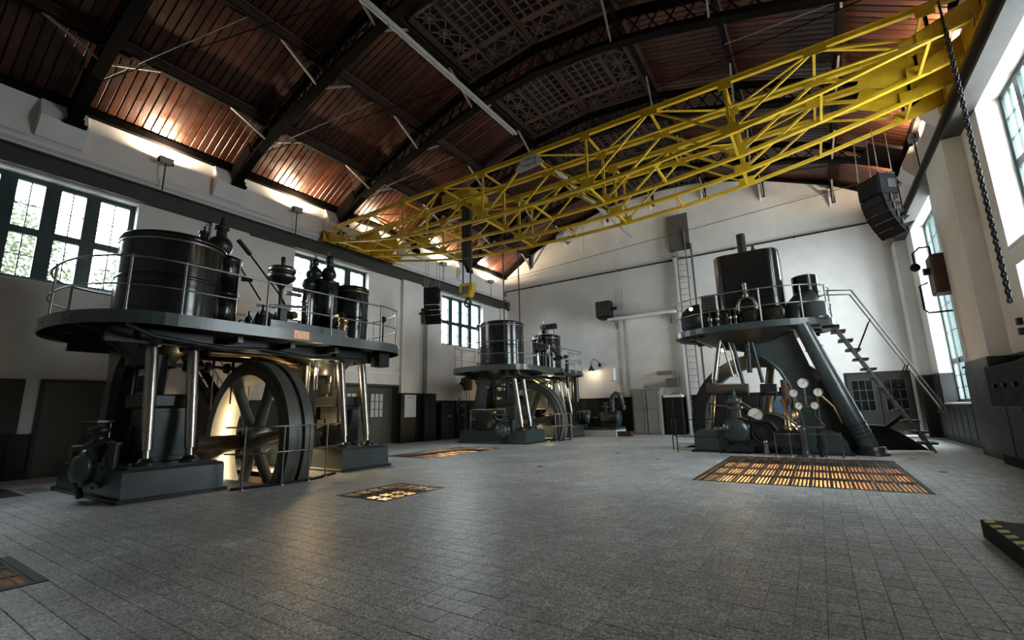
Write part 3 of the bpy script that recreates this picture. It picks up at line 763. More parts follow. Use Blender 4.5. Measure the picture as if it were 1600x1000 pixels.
# trolley (crab) and hoist
MB().bx(-10.3, -9.0, 11.35, 12.45, ZT+.13, ZT+.42, .03).build('trolley_frame', 'crane_yellow', crane)
MB().cyl((-9.95, 11.55, 8.7), (-9.95, 12.25, 8.7), .16, n=20).build('hoist_drum', 'iron_black', crane)
MB().bx(-9.80, -9.62, 11.86, 12.04, 6.55, 8.5, .02).build('chain_bag', 'cable_dark', crane)
MB().cyl((-9.47, 11.95, 6.15), (-9.47, 11.95, 8.5), .075, n=12).build('hoist_sleeve', 'cable_dark', crane)

hk = thing('crane_hook', (-9.6, 11.95, 4.8), 'yellow hook block with open ring hook hanging under the crane', 'hook')
bl = MB().prism([(-9.88, 5.62), (-9.32, 5.60), (-9.32, 5.40), (-9.45, 5.12), (-9.75, 5.12), (-9.88, 5.36)], 'xz', 11.84, 12.06).build('block', 'crane_yellow', hk)
q = MB()
for k in range(3): q.prism([(-9.72+k*.11, 5.50), (-9.66+k*.11, 5.50), (-9.74+k*.11, 5.22), (-9.80+k*.11, 5.22)], 'xz', 11.832, 11.84)
q.build('hazard_stripes', 'stripe_black', bl)
MB().tube([(-9.6+.13*sin(a), 11.95, 4.93+.13*cos(a)) for a in [radians_*pi/180 for radians_ in range(0, 360, 24)]], .035, 8, True).build('hook', 'iron_black', hk)
MB().cyl((-9.6, 11.95, 5.04), (-9.6, 11.95, 5.16), .05, n=10).build('shank', 'iron_black', hk)
for x in (-9.80, -9.47): MB().cyl((x, 11.95, 5.58), (x, 11.95, 8.6), .026, n=6).build('cable', 'cable_dark', hk)

# two long pendant rods hanging from the crane toward the far engine
for i, (px_, nm) in enumerate(((757, 'left'), (775, 'right'))):
    x = -8.95 if i == 0 else -8.30
    t = thing('control_cable', (x, 13.2, 3.4), 'black pendant control cable hanging in front of the far left engine, %s one of two' % nm, 'cable', 'pendant cables under the crane')
    MB().cyl((x, 13.2, 3.3 if i == 0 else 3.6), (x, 13.2, 8.4), .022, n=6).build('cable', 'cable_dark', t)
    MB().cyl((x, 13.2, 3.1 if i == 0 else 3.4), (x, 13.2, 3.4 if i == 0 else 3.7), .035, n=8).build('weight', 'iron_black', t)

# ================================================================== HUNG LOUDSPEAKER ARRAYS
def line_array(c, yaw, label, top, n=5, w_=.56, hang=None):
    t = thing('hung_loudspeaker', c, label, 'loudspeaker', 'line-array loudspeakers hung from the crane')
    t.rotation_euler = (0, 0, yaw)
    def bld(m, nm, mat, par=t):
        me = m.build(nm, mat); me.parent = par; return me
    bx_ = bld(MB().bx(-w_/2, w_/2, -.20, .26, 1.05, 1.52, .02), 'subwoofer_box', 'speaker_black')
    bld(MB().bx(-w_/2+.03, w_/2-.03, -.212, -.20, 1.08, 1.49, .004), 'grille', 'speaker_grille', bx_)
    bld(MB().bx(-w_/2-.012, -w_/2, .0, .2, 1.18, 1.40), 'side_handle', 'iron_black', bx_); bld(MB().bx(w_/2, w_/2+.012, .0, .2, 1.18, 1.40), 'side_handle', 'iron_black', bx_)
    a = 0.; y = -.17; z = 1.04; h = 1.04/n
    for k in range(n):
        a += RAD(8); dy, dz = sin(a)*h, -cos(a)*h
        p = [(y, z-.006), (y+dy, z+dz+.006), (y+dy+.36*cos(a), z+dz+.05+.36*sin(a)), (y+.36*cos(a), z-.05+.36*sin(a)*.6)]
        cb_ = bld(MB().prism(p, 'yz', -w_/2, w_/2), 'cabinet', 'speaker_black')
        nrm = (-cos(a)*.012, -sin(a)*.012)
        bld(MB().prism([(y, z-.015), (y+nrm[0], z-.015+nrm[1]), (y+dy+nrm[0], z+dz+.015+nrm[1]), (y+dy, z+dz+.015)], 'yz', -w_/2+.05, w_/2-.05), 'grille', 'speaker_grille', cb_)
        bld(MB().bx(w_/2, w_/2+.03, y+.16, y+.20, z+dz+.02, z-.02).bx(-w_/2-.03, -w_/2, y+.16, y+.20, z+dz+.02, z-.02), 'rigging_link', 'iron_black', cb_)
        y += dy; z += dz
    fr = bld(MB().bx(-w_/2, -w_/2+.05, -.18, .24, 1.52, 1.57).bx(w_/2-.05, w_/2, -.18, .24, 1.52, 1.57).bx(-w_/2, w_/2, .0, .06, 1.52, 1.58), 'flying_frame', 'iron_black')
    for dx, dy in ((-w_/2+.03, -.15), (w_/2-.03, -.15), (-w_/2+.03, .2), (w_/2-.03, .2)):
        bld(MB().cyl((dx, dy, 1.56), (hang[0]+dx*.9, hang[1]+dy, hang[2]), .009, n=6), 'sling', 'cable_grey')
    return t
line_array((1.75, 13.1, 4.92), RAD(-50), 'black curved line-array loudspeaker hung high by the right wall', 0, 5, .60, hang=(0, .05, 2.66))
line_array((-12.35, 13.1, 4.62), RAD(25), 'black line-array loudspeaker hung before the left wall', 0, 5, .56, hang=(.0, .05, 2.74))

# ================================================================== LAMPS
def uplight(x, y, z, s, label, power=185, pole=True):
    t = thing('wall_uplight', (x, y, z-1.0), label, 'lamp', 'uplights on poles along the crane beams')
    if pole: MB().cyl((x, y, 7.80), (x, y, z-.10), .018, n=8).build('pole', 'iron_black', t)
    m = MB().prism([(-.14, -.10), (.14, -.10), (.19, .08), (-.19, .08)], 'yz', x-.11, x+.11); m.v = [(a, b2+y, c+z) for a, b2, c in m.v]; h = m.build('housing', 'lamp_grey', t)
    MB().bx(x-.085, x+.085, y-.15, y+.15, z+.075, z+.088).build('lens', 'lamp_glow', h)
    MB().bx(x-.02, x+.02, y-.20, y-.16, z-.10, z+.04).bx(x-.02, x+.02, y+.16, y+.20, z-.10, z+.04).build('bracket', 'iron_black', t)
    l = bpy.data.lights.new('uplight_lamp', 'AREA'); l.shape = 'RECTANGLE'; l.size = .16; l.size_y = .28; l.energy = power; l.color = (1, .78, .52); l.spread = RAD(178)
    ob = bpy.data.objects.new('uplight_lamp', l); COL.objects.link(ob); ob.parent = t; ob.location = Vector((x, y, z+.10))-t.location; ob.rotation_euler = (RAD(180), RAD(s*4), 0)
    return t
for i, y in enumerate((4.8, 8.95, 12.9, 17.0, 21.15)):
    uplight(XL+.26, y, 8.78, 1, 'grey uplight on a thin pole above the left crane beam, %s from the camera' % ['first', 'second', 'third', 'fourth', 'fifth'][i])
for i, y in enumerate((8.8, 12.85, 16.9, 20.3)):
    uplight(XR-.22, y, 8.95, -1, 'grey uplight above the right crane beam, %s from the camera' % ['first', 'second', 'third', 'fourth'][i], 150)
def strip(y0, y1, label):
    x, z = -7.07, 10.0
    t = thing('strip_light', (x, (y0+y1)/2, z), label, 'strip light', 'unlit strip lights under the roof')
    m = MB().bx(x-.05, x+.05, y0, y1, z, z+.07); m.build('channel', 'strip_grey', t)
    y = y0+.02
    while y < y1-.2:
        e = min(y+1.5, y1-.02); MB().cyl((x-.035, y, z-.03), (x-.035, e-.03, z-.03), .02, n=8).build('tube', 'strip_grey', t); y = e
    MB().bx(x+.02, x+.10, y0, y1, z-.045, z+.0).build('reflector', 'strip_grey', t)
    for yy in (y0+.4, (y0+y1)/2, y1-.4): MB().cyl((x, yy, z+.07), (x, yy, 11.9), .006, n=5).build('hanger', 'cable_dark', t)
strip(3.0, 11.25, 'long white unlit strip light hanging nearest the camera')
strip(13.8, 22.4, 'long white unlit strip light hanging beyond the crane')
# white bulkhead lamp hung under the crane
t = thing('pendant_lamp', (-6.5, 13.4, 6.9), 'white faceted pendant lamp hanging just under the crane', 'lamp')
MB().lathe([(.01, .20), (.20, .19), (.30, .10), (.33, .02), (.33, .02), (.27, -.07), (.10, -.11), (.01, -.11)], (-6.5, 13.4, 7.02), 'z', 10, smooth=False).build('shade', 'lamp_white', t)
MB().cyl((-6.5, 13.4, 6.87), (-6.5, 13.4, 6.93), .04, n=10).build('nozzle', 'lamp_grey', t)
MB().cyl((-6.62, 13.35, 7.16), (-6.75, 13.2, 7.45), .02, n=6).build('stem', 'lamp_white', t)
MB().bx(-6.75, -6.25, 13.3, 13.5, 7.21, 7.27).build('mount', 'iron_black', t)

# ================================================================== FAR WALL FURNITURE
y = YF
t = thing('wall_pipe', (XC, y, 8.5), 'thin dark pipe running across the far wall above the shelf', 'pipe')
MB().cyl((XL+.05, y-.08, 8.51), (-5.26, y-.08, 8.51), .035, n=8).build('pipe', 'iron_black', t)
MB().cyl((-5.0, y-.08, 8.51), (2.8, y-.08, 8.51), .035, n=8).build('pipe', 'iron_black', t)
MB().cyl((XL+.08, y-.08, 7.85), (XL+.08, y-.08, 8.53), .03, n=8).build('riser', 'iron_black', t)
MB().cyl((-5.26, y-.08, 8.51), (-5.45, y-.14, 8.49), .05, n=8).build('valve', 'iron_black', t)
for x in (-13, -10.5, -8, -2.5, 0): MB().bx(x-.02, x+.02, y-.08, y, 8.46, 8.56).build('clip', 'iron_black', t)
t = thing('span_wire', (XC, 22.0, 9.7), 'thin taut wire crossing in front of the far gable', 'wire')
MB().cyl((XL+.5, 22.2, 9.05), (2.6, 22.2, 10.0), .014, n=5).build('wire', 'cable_dark', t)
for x in (-9.7, -4.6): MB().cyl((x, 22.2, 9.33+.053*(x+15)), (x, 22.2, roofz(x)-.3), .008, n=5).build('hanger', 'cable_dark', t)
tag(MB().bx(-5.31, -4.31, y-.32, y-.24, 8.86, 10.76, .01).build('acoustic_panel', 'panel_olive'), 'flat olive-grey rectangular panel high on the far wall above the ladder', 'panel')
t = thing('wall_ladder', (-4.75, y-.3, 0), 'tall steel wall ladder rising to the olive panel', 'ladder')
for x in (-4.95, -4.52): MB().bx(x-.025, x+.025, y-.40, y-.34, 0, 8.9 if x < -4.7 else 9.9).build('stile', 'strut_grey', t)
for k in range(29): MB().cyl((-4.95, y-.37, .3+k*.3), (-4.52, y-.37, .3+k*.3), .012, n=6).build('rung', 'strut_grey', t)
for z in (1.5, 4.5, 7.5): MB().bx(-4.96, -4.94, y-.36, y, z-.02, z+.02).bx(-4.53, -4.51, y-.36, y, z-.02, z+.02).build('wall_tie', 'strut_grey', t)
t = thing('stack_pipe', (-5.15, y-.2, 0), 'pale vertical pipe beside the wall ladder', 'pipe')
MB().cyl((-5.12, y-.15, 0), (-5.12, y-.15, 8.6), .085, n=16).build('pipe', 'plaster_trim', t)
MB().cyl((-5.12, y-.15, 0), (-5.12, y-.15, .08), .12, n=16).build('flange', 'plaster_trim', t)
MB().cyl((-5.12, y-.15, 8.6), (-5.12, y-.15, 8.68), .06, n=12).build('cap', 'iron_black', t)
tag(MB().bx(-4.30, -4.22, y-.42, y-.34, 0, 9.1).build('steel_post', 'panel_olive'), 'thin olive steel post right of the wall ladder', 'post')
t = thing('fan_heater', (-8.8, y-.45, 5.95), 'dark louvred fan heater on a bracket high on the far wall', 'heater')
MB().bx(-9.25, -8.45, y-.75, y-.25, 5.98, 6.82, .03).build('casing', 'iron_black', t)
for k in range(9): MB().bx(-9.18, -8.52, y-.79, y-.75, 6.05+k*.083, 6.10+k*.083).build('louvre', 'rail_beam', t)
MB().cyl((-8.45, y-.45, 6.4), (-8.2, y-.45, 6.4), .09, n=12).build('motor', 'iron_black', t)
MB().bx(-9.2, -8.5, y-.6, y, 5.92, 5.97).build('bracket', 'iron_black', t)
for x in (-8.35, -8.0): MB().cyl((x, y-.06, 6.4), (x, y-.06, 7.5), .012, n=6).build('conduit', 'strut_grey', t)
t = thing('wall_shelf', (-7, y-.2, 5.8), 'long white wall shelf with brackets beside the fan heater', 'shelf')
MB().bx(-8.75, -5.25, y-.42, y, 5.80, 5.92, .01).build('board', 'plaster_trim', t)
for x in (-8.4, -5.6): MB().prism([(y, 5.8), (y-.38, 5.8), (y, 5.35)], 'yz', x-.02, x+.02).build('bracket', 'strut_grey', t)
for i, x in enumerate((-8.30, -7.93)):
    tag(MB().cyl((x, y-.03, 1.82), (x-.0, y-.03, 5.8), .016, n=6).build('conduit_pipe', 'strut_grey'), 'thin grey conduit on the far wall above the grey cupboard, %s one of the pair' % ('left', 'right')[i], 'pipe', 'conduits below the shelf')
t = thing('gooseneck_lamp', (-9.6, y-.1, 3.2), 'black gooseneck wall lamp lighting the far wall', 'lamp')
MB().tube([(-9.5, y, 3.55), (-9.5, y-.15, 3.72), (-9.62, y-.32, 3.85), (-9.76, y-.42, 3.80), (-9.80, y-.45, 3.62), (-9.80, y-.45, 3.50)], .018, 8).build('arm', 'iron_black', t)
MB().lathe([(.03, .22), (.06, .18), (.08, .10), (.19, -.06), (.18, -.06), (.06, .08)], (-9.80, y-.45, 3.30), 'z', 20).build('lamp_shade', 'iron_black', t)
MB().sph((-9.80, y-.45, 3.30), .05, 10).build('bulb', 'bulb_glow', t)
MB().bx(-9.57, -9.43, y-.03, y, 3.45, 3.65).build('wall_plate', 'iron_black', t)
point_light('gooseneck_bulb', (-9.80, y-.45, 3.21), 12, (1, .80, .55), .05, t)
tag(MB().bx(-8.88, -8.60, y-.30, y, 2.65, 3.35, .07).build('wall_unit', 'lamp_white'), 'white rounded wall unit right of the gooseneck lamp', 'appliance')
tag(MB().bx(-6.45, -5.7, y-.30, y, 2.84, 3.00, .01).build('wall_bracket_shelf', 'strut_grey'), 'small grey shelf on the far wall above the cupboard', 'shelf')
tag(MB().bx(-6.0, -5.45, y-.38, y, 2.25, 2.62, .01).build('wall_cupboard', 'panel_olive'), 'small dark box mounted under the grey wall shelf', 'box')
# two-door cupboard
t = thing('cupboard', (-6.95, y-.5, 0), 'tall grey two-door wooden cupboard against the far wall', 'cupboard')
MB().bx(-7.62, -6.22, y-.80, y-.1, 0, 2.10).build('carcass', 'cabinet_grey', t)
MB().bx(-7.68, -6.16, y-.85, y-.1, 2.10, 2.18, .015).build('cornice', 'cabinet_grey', t)
for x0, x1 in ((-7.58, -6.93), (-6.91, -6.26)):
    d = MB().bx(x0, x1, y-.835, y-.80, .06, 2.07, .006).build('door', 'cabinet_grey', t)
    for z0, z1 in ((.16, 1.16), (1.26, 1.62), (1.72, 1.99)):
        mm = MB().bx(x0+.09, x1-.09, y-.842, y-.835, z0, z1)
        for a in ((x0+.06, x0+.09, z0-.03, z1+.03), (x1-.09, x1-.06, z0-.03, z1+.03), (x0+.06, x1-.06, z1, z1+.03), (x0+.06, x1-.06, z0-.03, z0)): mm.bx(a[0], a[1], y-.855, y-.835, a[2], a[3])
        mm.build('door_panel', 'cabinet_grey', d)
    k = x1-.05 if x0 < -7 else x0+.05
    MB().cyl((k, y-.835, 1.2), (k, y-.88, 1.2), .022, n=8).build('knob', 'iron_black', d)
t = thing('drum_on_cupboard', (-6.9, y-.4, 2.18), 'small pale drum lying on top of the grey cupboard', 'drum')
MB().cyl((-7.05, y-.4, 2.32), (-6.75, y-.4, 2.32), .13, n=16).build('body', 'lamp_grey', t)
MB().cyl((-6.75, y-.4, 2.32), (-6.70, y-.4, 2.32), .10, n=16).build('end_cap', 'strut_grey', t)
MB().bx(-7.05, -6.75, y-.5, y-.3, 2.18, 2.22).build('foot', 'strut_grey', t)
t = thing('workbench', (-5.4, y-.4, 0), 'white-topped bench over dark panels right of the cupboard', 'bench')
MB().bx(-6.12, -5.27, y-.7, y-.1, 1.72, 1.84, .01).build('top', 'plaster_trim', t)
for k in range(2): MB().bx(-6.10+k*.42, -5.70+k*.42, y-.66, y-.60, .02, 1.70, .015).build('front_panel', 'wainscot', t)
MB().bx(-6.1, -5.29, y-.60, y-.12, 0, 1.72).build('carcass', 'iron_black', t)
t = thing('bench_clamp', (-5.6, y-.4, 1.84), 'small tools lying on the white bench top', 'tool')
MB().cyl((-5.85, y-.4, 1.87), (-5.50, y-.35, 1.87), .03, n=8).build('bar', 'strut_grey', t)
MB().bx(-5.72, -5.60, y-.5, y-.3, 1.84, 1.95).build('jaw', 'strut_grey', t)
MB().cyl((-5.4, y-.4, 1.84), (-5.4, y-.4, 1.98), .04, n=8).build('knob', 'strut_grey', t)

# ---- motor and pump set on a white tiled plinth
t = thing('tiled_plinth', (-9, 21.4, 0), 'low white tiled plinth under the motor and pump set', 'plinth')
px0, px1, py0, py1 = -10.2, -7.95, 20.7, 22.0
MB().bx(px0, px1, py0, py1, 0, .30).build('core', 'strut_grey', t)
for k in range(15):
    for j in range(2): MB().bx(px0+k*.15+.004, px0+k*.15+.146, py0-.012, py0, .01+j*.145, .148+j*.145).build('tile', 'white_tile', t)
for k in range(8):
    for j in range(2): MB().bx(px1, px1+.012, py0+k*.1625+.004, py0+k*.1625+.158, .01+j*.145, .148+j*.145).build('tile', 'white_tile', t)
MB().bx(px0-.02, px1+.02, py0-.03, py1, .30, .40, .01).build('bedplate', 'engine_green', t)
t = thing('electric_motor', (-9.7, 21.3, .40), 'dark ribbed electric motor on the tiled plinth', 'motor')
c = (-9.75, 21.3, .85)
MB().lathe([(.01, -.42), (.18, -.42), (.22, -.36), (.34, -.30), (.36, -.24), (.36, -.24), (.34, -.22), (.34, .16), (.36, .18), (.36, .18), (.36, .26), (.30, .34), (.12, .38), (.01, .38)], c, 'x', 28).build('housing', 'engine_green', t)
for k in range(2): MB().lathe([(.34, -.03), (.39, -.03), (.39, .03), (.34, .03)], (c[0]-.15+k*.36, c[1], c[2]), 'x', 28).build('band', 'engine_dark', t)
MB().bx(c[0]-.25, c[0]+.2, c[1]-.3, c[1]+.3, .40, .56, .02).build('foot', 'engine_green', t)
MB().cyl((c[0]+.38, c[1], c[2]), (c[0]+.75, c[1], c[2]), .05, n=12).build('shaft', 'polished_steel', t)
t = thing('piston_pump', (-8.4, 21.3, .40), 'dark pump with curved discharge pipe beside the electric motor', 'pump')
MB().lathe([(.01, -.45), (.30, -.45), (.30, -.38), (.26, -.36), (.26, .30), (.32, .32), (.32, .45), (.28, .48), (.01, .48)], (-8.4, 21.3, .84), 'x', 28).build('casing', 'engine_green', t)
MB().cyl((-9.0, 21.3, .84), (-8.85, 21.3, .84), .20, n=20).build('coupling', 'engine_dark', t)
MB().bx(-8.8, -7.98, 21.0, 21.6, .40, .60, .02).build('foot', 'engine_dark', t)
MB().lathe([(.14, 0), (.14, .25), (.20, .27), (.20, .33), (.13, .35), (.13, .45), (.17, .47), (.17, .52), (.01, .53)], (-8.6, 21.3, 1.05), 'z', 20).build('valve_body', 'engine_green', t)
MB().tube([(-8.3, 21.3, 1.1), (-8.3, 21.3, 1.6), (-8.25, 21.35, 1.85), (-8.1, 21.4, 1.98), (-7.95, 21.5, 1.9), (-7.9, 21.6, 1.6), (-7.9, 21.7, 1.2)], .12, 12).build('discharge_pipe', 'engine_green', t)
for z in (1.25, 1.5): MB().cyl((-8.3, 21.3, z), (-8.3, 21.3, z+.06), .18, n=16).build('pipe_flange', 'engine_dark', t)
MB().cyl((-7.9, 21.65, 1.3), (-7.9, 21.66, 1.37), .18, n=16).build('pipe_flange', 'engine_dark', t)
t = thing('brick_step', (-7.85, 21.2, 0), 'low brown step beside the tiled plinth', 'step')
for k in range(4): MB().bx(-7.92+k*.16, -7.77+k*.16, 20.8, 21.2, 0, .22, .01).build('brick', 'rust_brown', t)

t = thing('post_gauge', (-11.4, 21.5, 0), 'round dial on a thin post between the far engine and the pump set', 'gauge')
MB().cyl((-11.05, 21.5, 0), (-11.05, 21.5, 1.85), .025, n=8).build('post', 'iron_black', t)
MB().lathe([(.002, -.03), (.13, -.03), (.14, .0), (.13, .03), (.002, .03)], (-11.05, 21.5, 1.95), 'y', 20).build('dial', 'strut_grey', t)
MB().cyl((-11.05, 21.5, 0), (-11.05, 21.5, .03), .12, n=12).build('foot', 'iron_black', t)

# ================================================================== LEFT WALL FURNITURE
t = thing('notice_board', (XL, 14.95, 1.1), 'pale grey notice sheet on the left wall beside the double door', 'notice')
MB().bx(XL+.19, XL+.205, 14.58, 15.28, 1.10, 2.08).build('sheet', 'paper_white', t)
MB().bx(XL+.205, XL+.207, 14.80, 15.05, 1.94, 1.97).build('heading', 'strut_grey', t)
t = thing('cable_riser', (XL+.2, 15.75, 0), 'bundle of dark vertical conduits rising to a switch box on the left wall', 'conduit')
for k in range(3): MB().cyl((XL+.26, 15.66+k*.10, 2.1), (XL+.26, 15.66+k*.10, 5.6), .022, n=6).build('pipe', 'iron_black', t)
MB().bx(XL+.16, XL+.42, 15.55, 15.98, 5.45, 6.05, .03).build('switch_box', 'rust_brown', t)
MB().bx(XL+.10, XL+.30, 15.60, 15.95, 6.05, 6.2).build('cable_gland', 'iron_black', t)
MB().cyl((XL+.25, 15.4, 5.9), (XL+.25, 15.55, 5.9), .05, n=8).build('bolt', 'iron_black', t)
t = thing('switch_cabinet', (XL+.3, 15.9, 0), 'dark narrow switch cabinet at the foot of the conduits', 'cabinet')
MB().bx(XL+.06, XL+.50, 15.55, 16.30, 0, 2.15, .02).build('body', 'iron_black', t)
MB().bx(XL+.50, XL+.52, 15.60, 16.25, .3, 2.1, .01).build('door', 'wainscot', t)
for z in (1.0, 1.3, 1.5): MB().cyl((XL+.52, 15.9, z), (XL+.55, 15.9, z), .03, n=8).build('knob', 'polished_steel', t)
for i, (a, c, mat_) in enumerate(((16.6, 17.6, 'wainscot'), (17.7, 18.55, 'wainscot'), (18.65, 19.5, 'iron_black'))):
    t = thing('control_cubicle', (XL+.3, (a+c)/2, 0), 'dark control cubicle against the left wall, %s of three from the conduits' % ['first', 'second', 'third'][i], 'cabinet', 'control cubicles on the left wall')
    MB().bx(XL+.06, XL+.55, a, c, .02, 1.72+.05*i, .015).build('body', 'iron_black', t)
    for k in range(2): MB().bx(XL+.55, XL+.57, a+.06+k*(c-a)/2, a-.04+(k+1)*(c-a)/2, .35, 1.6, .01).build('door', 'wainscot', t)
    MB().cyl((XL+.57, (a+c)/2, 1.1), (XL+.62, (a+c)/2, 1.1), .06, n=10).build('handwheel', 'strut_grey', t)
t = thing('wall_tank', (XL+.3, 18.9, 2.4), 'brown cylindrical tank on the left wall behind the far engine', 'tank')
MB().lathe([(.01, 0), (.2, .02), (.24, .08), (.24, .62), (.2, .70), (.01, .72)], (XL+.3, 18.9, 2.35), 'z', 20).build('tank_body', 'rust_brown', t)
MB().bx(XL, XL+.3, 18.8, 19.0, 2.6, 2.7).build('bracket', 'iron_black', t)
for k in (-.1, .12): MB().cyl((XL+.3, 18.9+k, 1.86), (XL+.3, 18.9+k, 2.36), .015, n=6).build('pipe', 'iron_black', t)

# ================================================================== RIGHT WALL FURNITURE
t = thing('hand_chain', (2.72, 10.17, 2.8), 'long dark hanging chain loop in front of the right wall', 'chain')
pts = []
n = 72
lk = [MB().tube([(2.72+(.020 if k % 2 else 0)*cos(a), 10.17+.020*(0 if k % 2 else 1)*cos(a), 3+.044*sin(a)) for a in [i*pi/4 for i in range(8)]], .014, 5, True).build('link', 'iron_black', t) for k in (0, 1)]
for k in range(n):
    z = 7.75-(7.75-2.82)*k/(n-1)
    for dy in (0, .07):
        ob = copyob(lk[k % 2], t, (0, dy, z-3))
for ob in lk: bpy.data.objects.remove(ob)
MB().cyl((2.72, 10.17, 7.75), (2.72, 10.20, 8.4), .012, n=6).build('hanger', 'cable_dark', t)
MB().cyl((2.72, 10.24, 7.75), (2.72, 10.24, 8.4), .012, n=6).build('hanger', 'cable_dark', t)
t = thing('wall_winch', (XR-.2, 17.0, 3.8), 'dark gearbox with bent pipes mounted on the right wall', 'gearbox')
MB().bx(XR-.62, XR-.05, 15.78, 16.4, 4.05, 5.10, .04).build('gear_case', 'rust_brown', t)
MB().tube([(XR-.55, 16.0, 5.1), (XR-.55, 16.0, 5.35), (XR-.72, 16.2, 5.42), (XR-.86, 16.3, 5.3), (XR-.86, 16.3, 5.0)], .025, 8).build('upper_pipe', 'iron_black', t)
MB().sph((XR-.86, 16.3, 4.9), .12, 12).build('valve', 'iron_black', t)
MB().tube([(XR-.70, 16.1, 4.4), (XR-.86, 16.2, 4.35), (XR-.86, 16.2, 3.7), (XR-.78, 16.2, 3.6), (XR-.3, 16.2, 3.6)], .025, 8).build('lower_pipe', 'iron_black', t)
MB().cyl((XR-.75, 16.1, 4.7), (XR-.6, 16.1, 4.7), .10, n=12).build('shaft_boss', 'iron_black', t)
MB().bx(XR-.1, XR, 15.75, 16.5, 3.5, 5.2).build('mounting_plate', 'iron_black', t)
t = thing('switchboard', (XR-.3, 11.5, 0), 'black electrical switchboard standing against the right wall', 'switchboard')
MB().bx(XR-.55, XR-.05, 8.0, 13.6, 0, 1.95, .02).build('body', 'stage_black', t)
for k in range(6): MB().bx(XR-.57, XR-.55, 8.1+k*.92, 8.95+k*.92, .2, 1.15, .01).build('door', 'wainscot', t)
for k in range(9): MB().cyl((XR-.55, 8.4+k*.58, 1.55), (XR-.60, 8.4+k*.58, 1.55), .05, n=10).build('dial', 'iron_black', t)
tag(MB().bx(XR-.08, XR-.0, 12.9, 13.02, 2.72, 2.86, .01).build('light_switch', 'iron_black'), 'upper small black switch on the right wall', 'switch', 'switches on the right wall')
tag(MB().bx(XR-.08, XR-.0, 12.9, 13.02, 2.52, 2.66, .01).build('light_switch', 'iron_black'), 'lower small black switch on the right wall', 'switch', 'switches on the right wall')
# low black stage with hazard tape edge
t = thing('low_stage', (2.2, 5.0, 0), 'low black stage with yellow hazard tape on its edge at the right', 'stage')
MB().bx(1.16, 3.1, 3.6, 6.42, 0, .16, .006).build('deck', 'stage_black', t)
for k in range(14): MB().add([(1.17, 6.36-k*.2, .1615), (1.25, 6.41-k*.2, .1615), (1.25, 6.31-k*.2, .1615), (1.17, 6.26-k*.2, .1615)], [(0, 3, 2, 1)]).add([(1.17, 6.36-k*.2, .1605), (1.25, 6.41-k*.2, .1605), (1.25, 6.31-k*.2, .1605), (1.17, 6.26-k*.2, .1605)], [(0, 1, 2, 3)]).build('hazard_tape', 'hazard_yellow', t)
MB().bx(1.32, 3.0, 6.36, 6.40, .158, .162).build('hazard_tape', 'hazard_yellow', t)

# ================================================================== TREES OUTSIDE THE LEFT WINDOWS
tag(MB().bx(-70, XL-.6, -40, 60, -.5, -.3).build('ground_outside', 'street_ground'), 'ground outside the left windows', 'ground', kind='structure')
def tree(x, y, h, r, label, seed):
    rn = random.Random(seed); t = thing('tree', (x, y, -.3), label, 'tree', 'trees outside the left windows')
    MB().tube([(x, y, -.3), (x+.1, y, h*.35), (x-.1, y+.15, h*.7)], .16, 8).build('trunk', 'bark', t)
    m = MB()
    for k in range(7):
        a = k*2.4; m.tube([(x, y, h*(.35+.06*k)), (x+cos(a)*r*.5, y+sin(a)*r*.5, h*(.45+.07*k)), (x+cos(a)*r*.9, y+sin(a)*r*.9, h*(.52+.07*k))], .04, 5)
    m.build('branches', 'bark', t)
    vs = []; fs = []
    for k in range(9500):
        a, b2 = rn.uniform(0, 2*pi), rn.uniform(-1, 1); q = rn.random()**.4
        cx = x+r*q*sqrt(1-b2*b2)*cos(a); cy = y+r*q*sqrt(1-b2*b2)*sin(a); cz = h*.66+h*.40*q*b2
        s = rn.uniform(.05, .12); u = Vector((rn.uniform(-1, 1), rn.uniform(-1, 1), rn.uniform(-1, 1))).normalized(); v = u.orthogonal().normalized()
        i = len(vs); c = Vector((cx, cy, cz)); vs += [c-u*s, c+v*s*.5, c+u*s, c-v*s*.5]; fs.append((i, i+1, i+2, i+3))
    MB().add(vs, fs).build('foliage', 'leaf', t, kind='stuff')
tree(-22.5, 2.2, 8.6, 2.6, 'green leafy tree seen through the nearest left window', 1)
tree(-24.5, 7.9, 8.2, 2.6, 'green leafy tree right of the first one outside the nearest left window', 2)
tree(-27.0, 13.5, 7.0, 2.2, 'pale leafy tree outside the middle left window', 3)

# ================================================================== THE TWO COMPOUND FLYWHEEL ENGINES ON THE LEFT
def outline(cx, hw, ya, yb, dep, n=26, inset=0., ex=2.25):
    """oblong with rounded ends along y: list of (x, y) counter-clockwise"""
    pts = []; hw -= inset; dep -= inset
    for s, y in ((1, yb), (-1, ya)):
        for i in range(n+1):
            t = pi*i/n if s > 0 else pi+pi*i/n
            c, q = cos(t), sin(t)
            x = hw*(abs(c)**(2/ex))*(1 if c > 0 else -1); dy = dep*(abs(q)**(2/ex))*(1 if q > 0 else -1)
            pts.append((cx+x, y+dy))
    return pts
def band(m, po, pi_, z0, z1):
    n = len(po); A = [(x, y, z0) for x, y in po]+[(x, y, z1) for x, y in po]+[(x, y, z1) for x, y in pi_]+[(x, y, z0) for x, y in pi_]
    fs = []
    for i in range(n):
        j = (i+1) % n; fs += [(i, j, n+j, n+i), (n+i, n+j, 2*n+j, 2*n+i), (2*n+i, 2*n+j, 3*n+j, 3*n+i), (3*n+i, 3*n+j, j, i)]
    return m.add(A, fs)
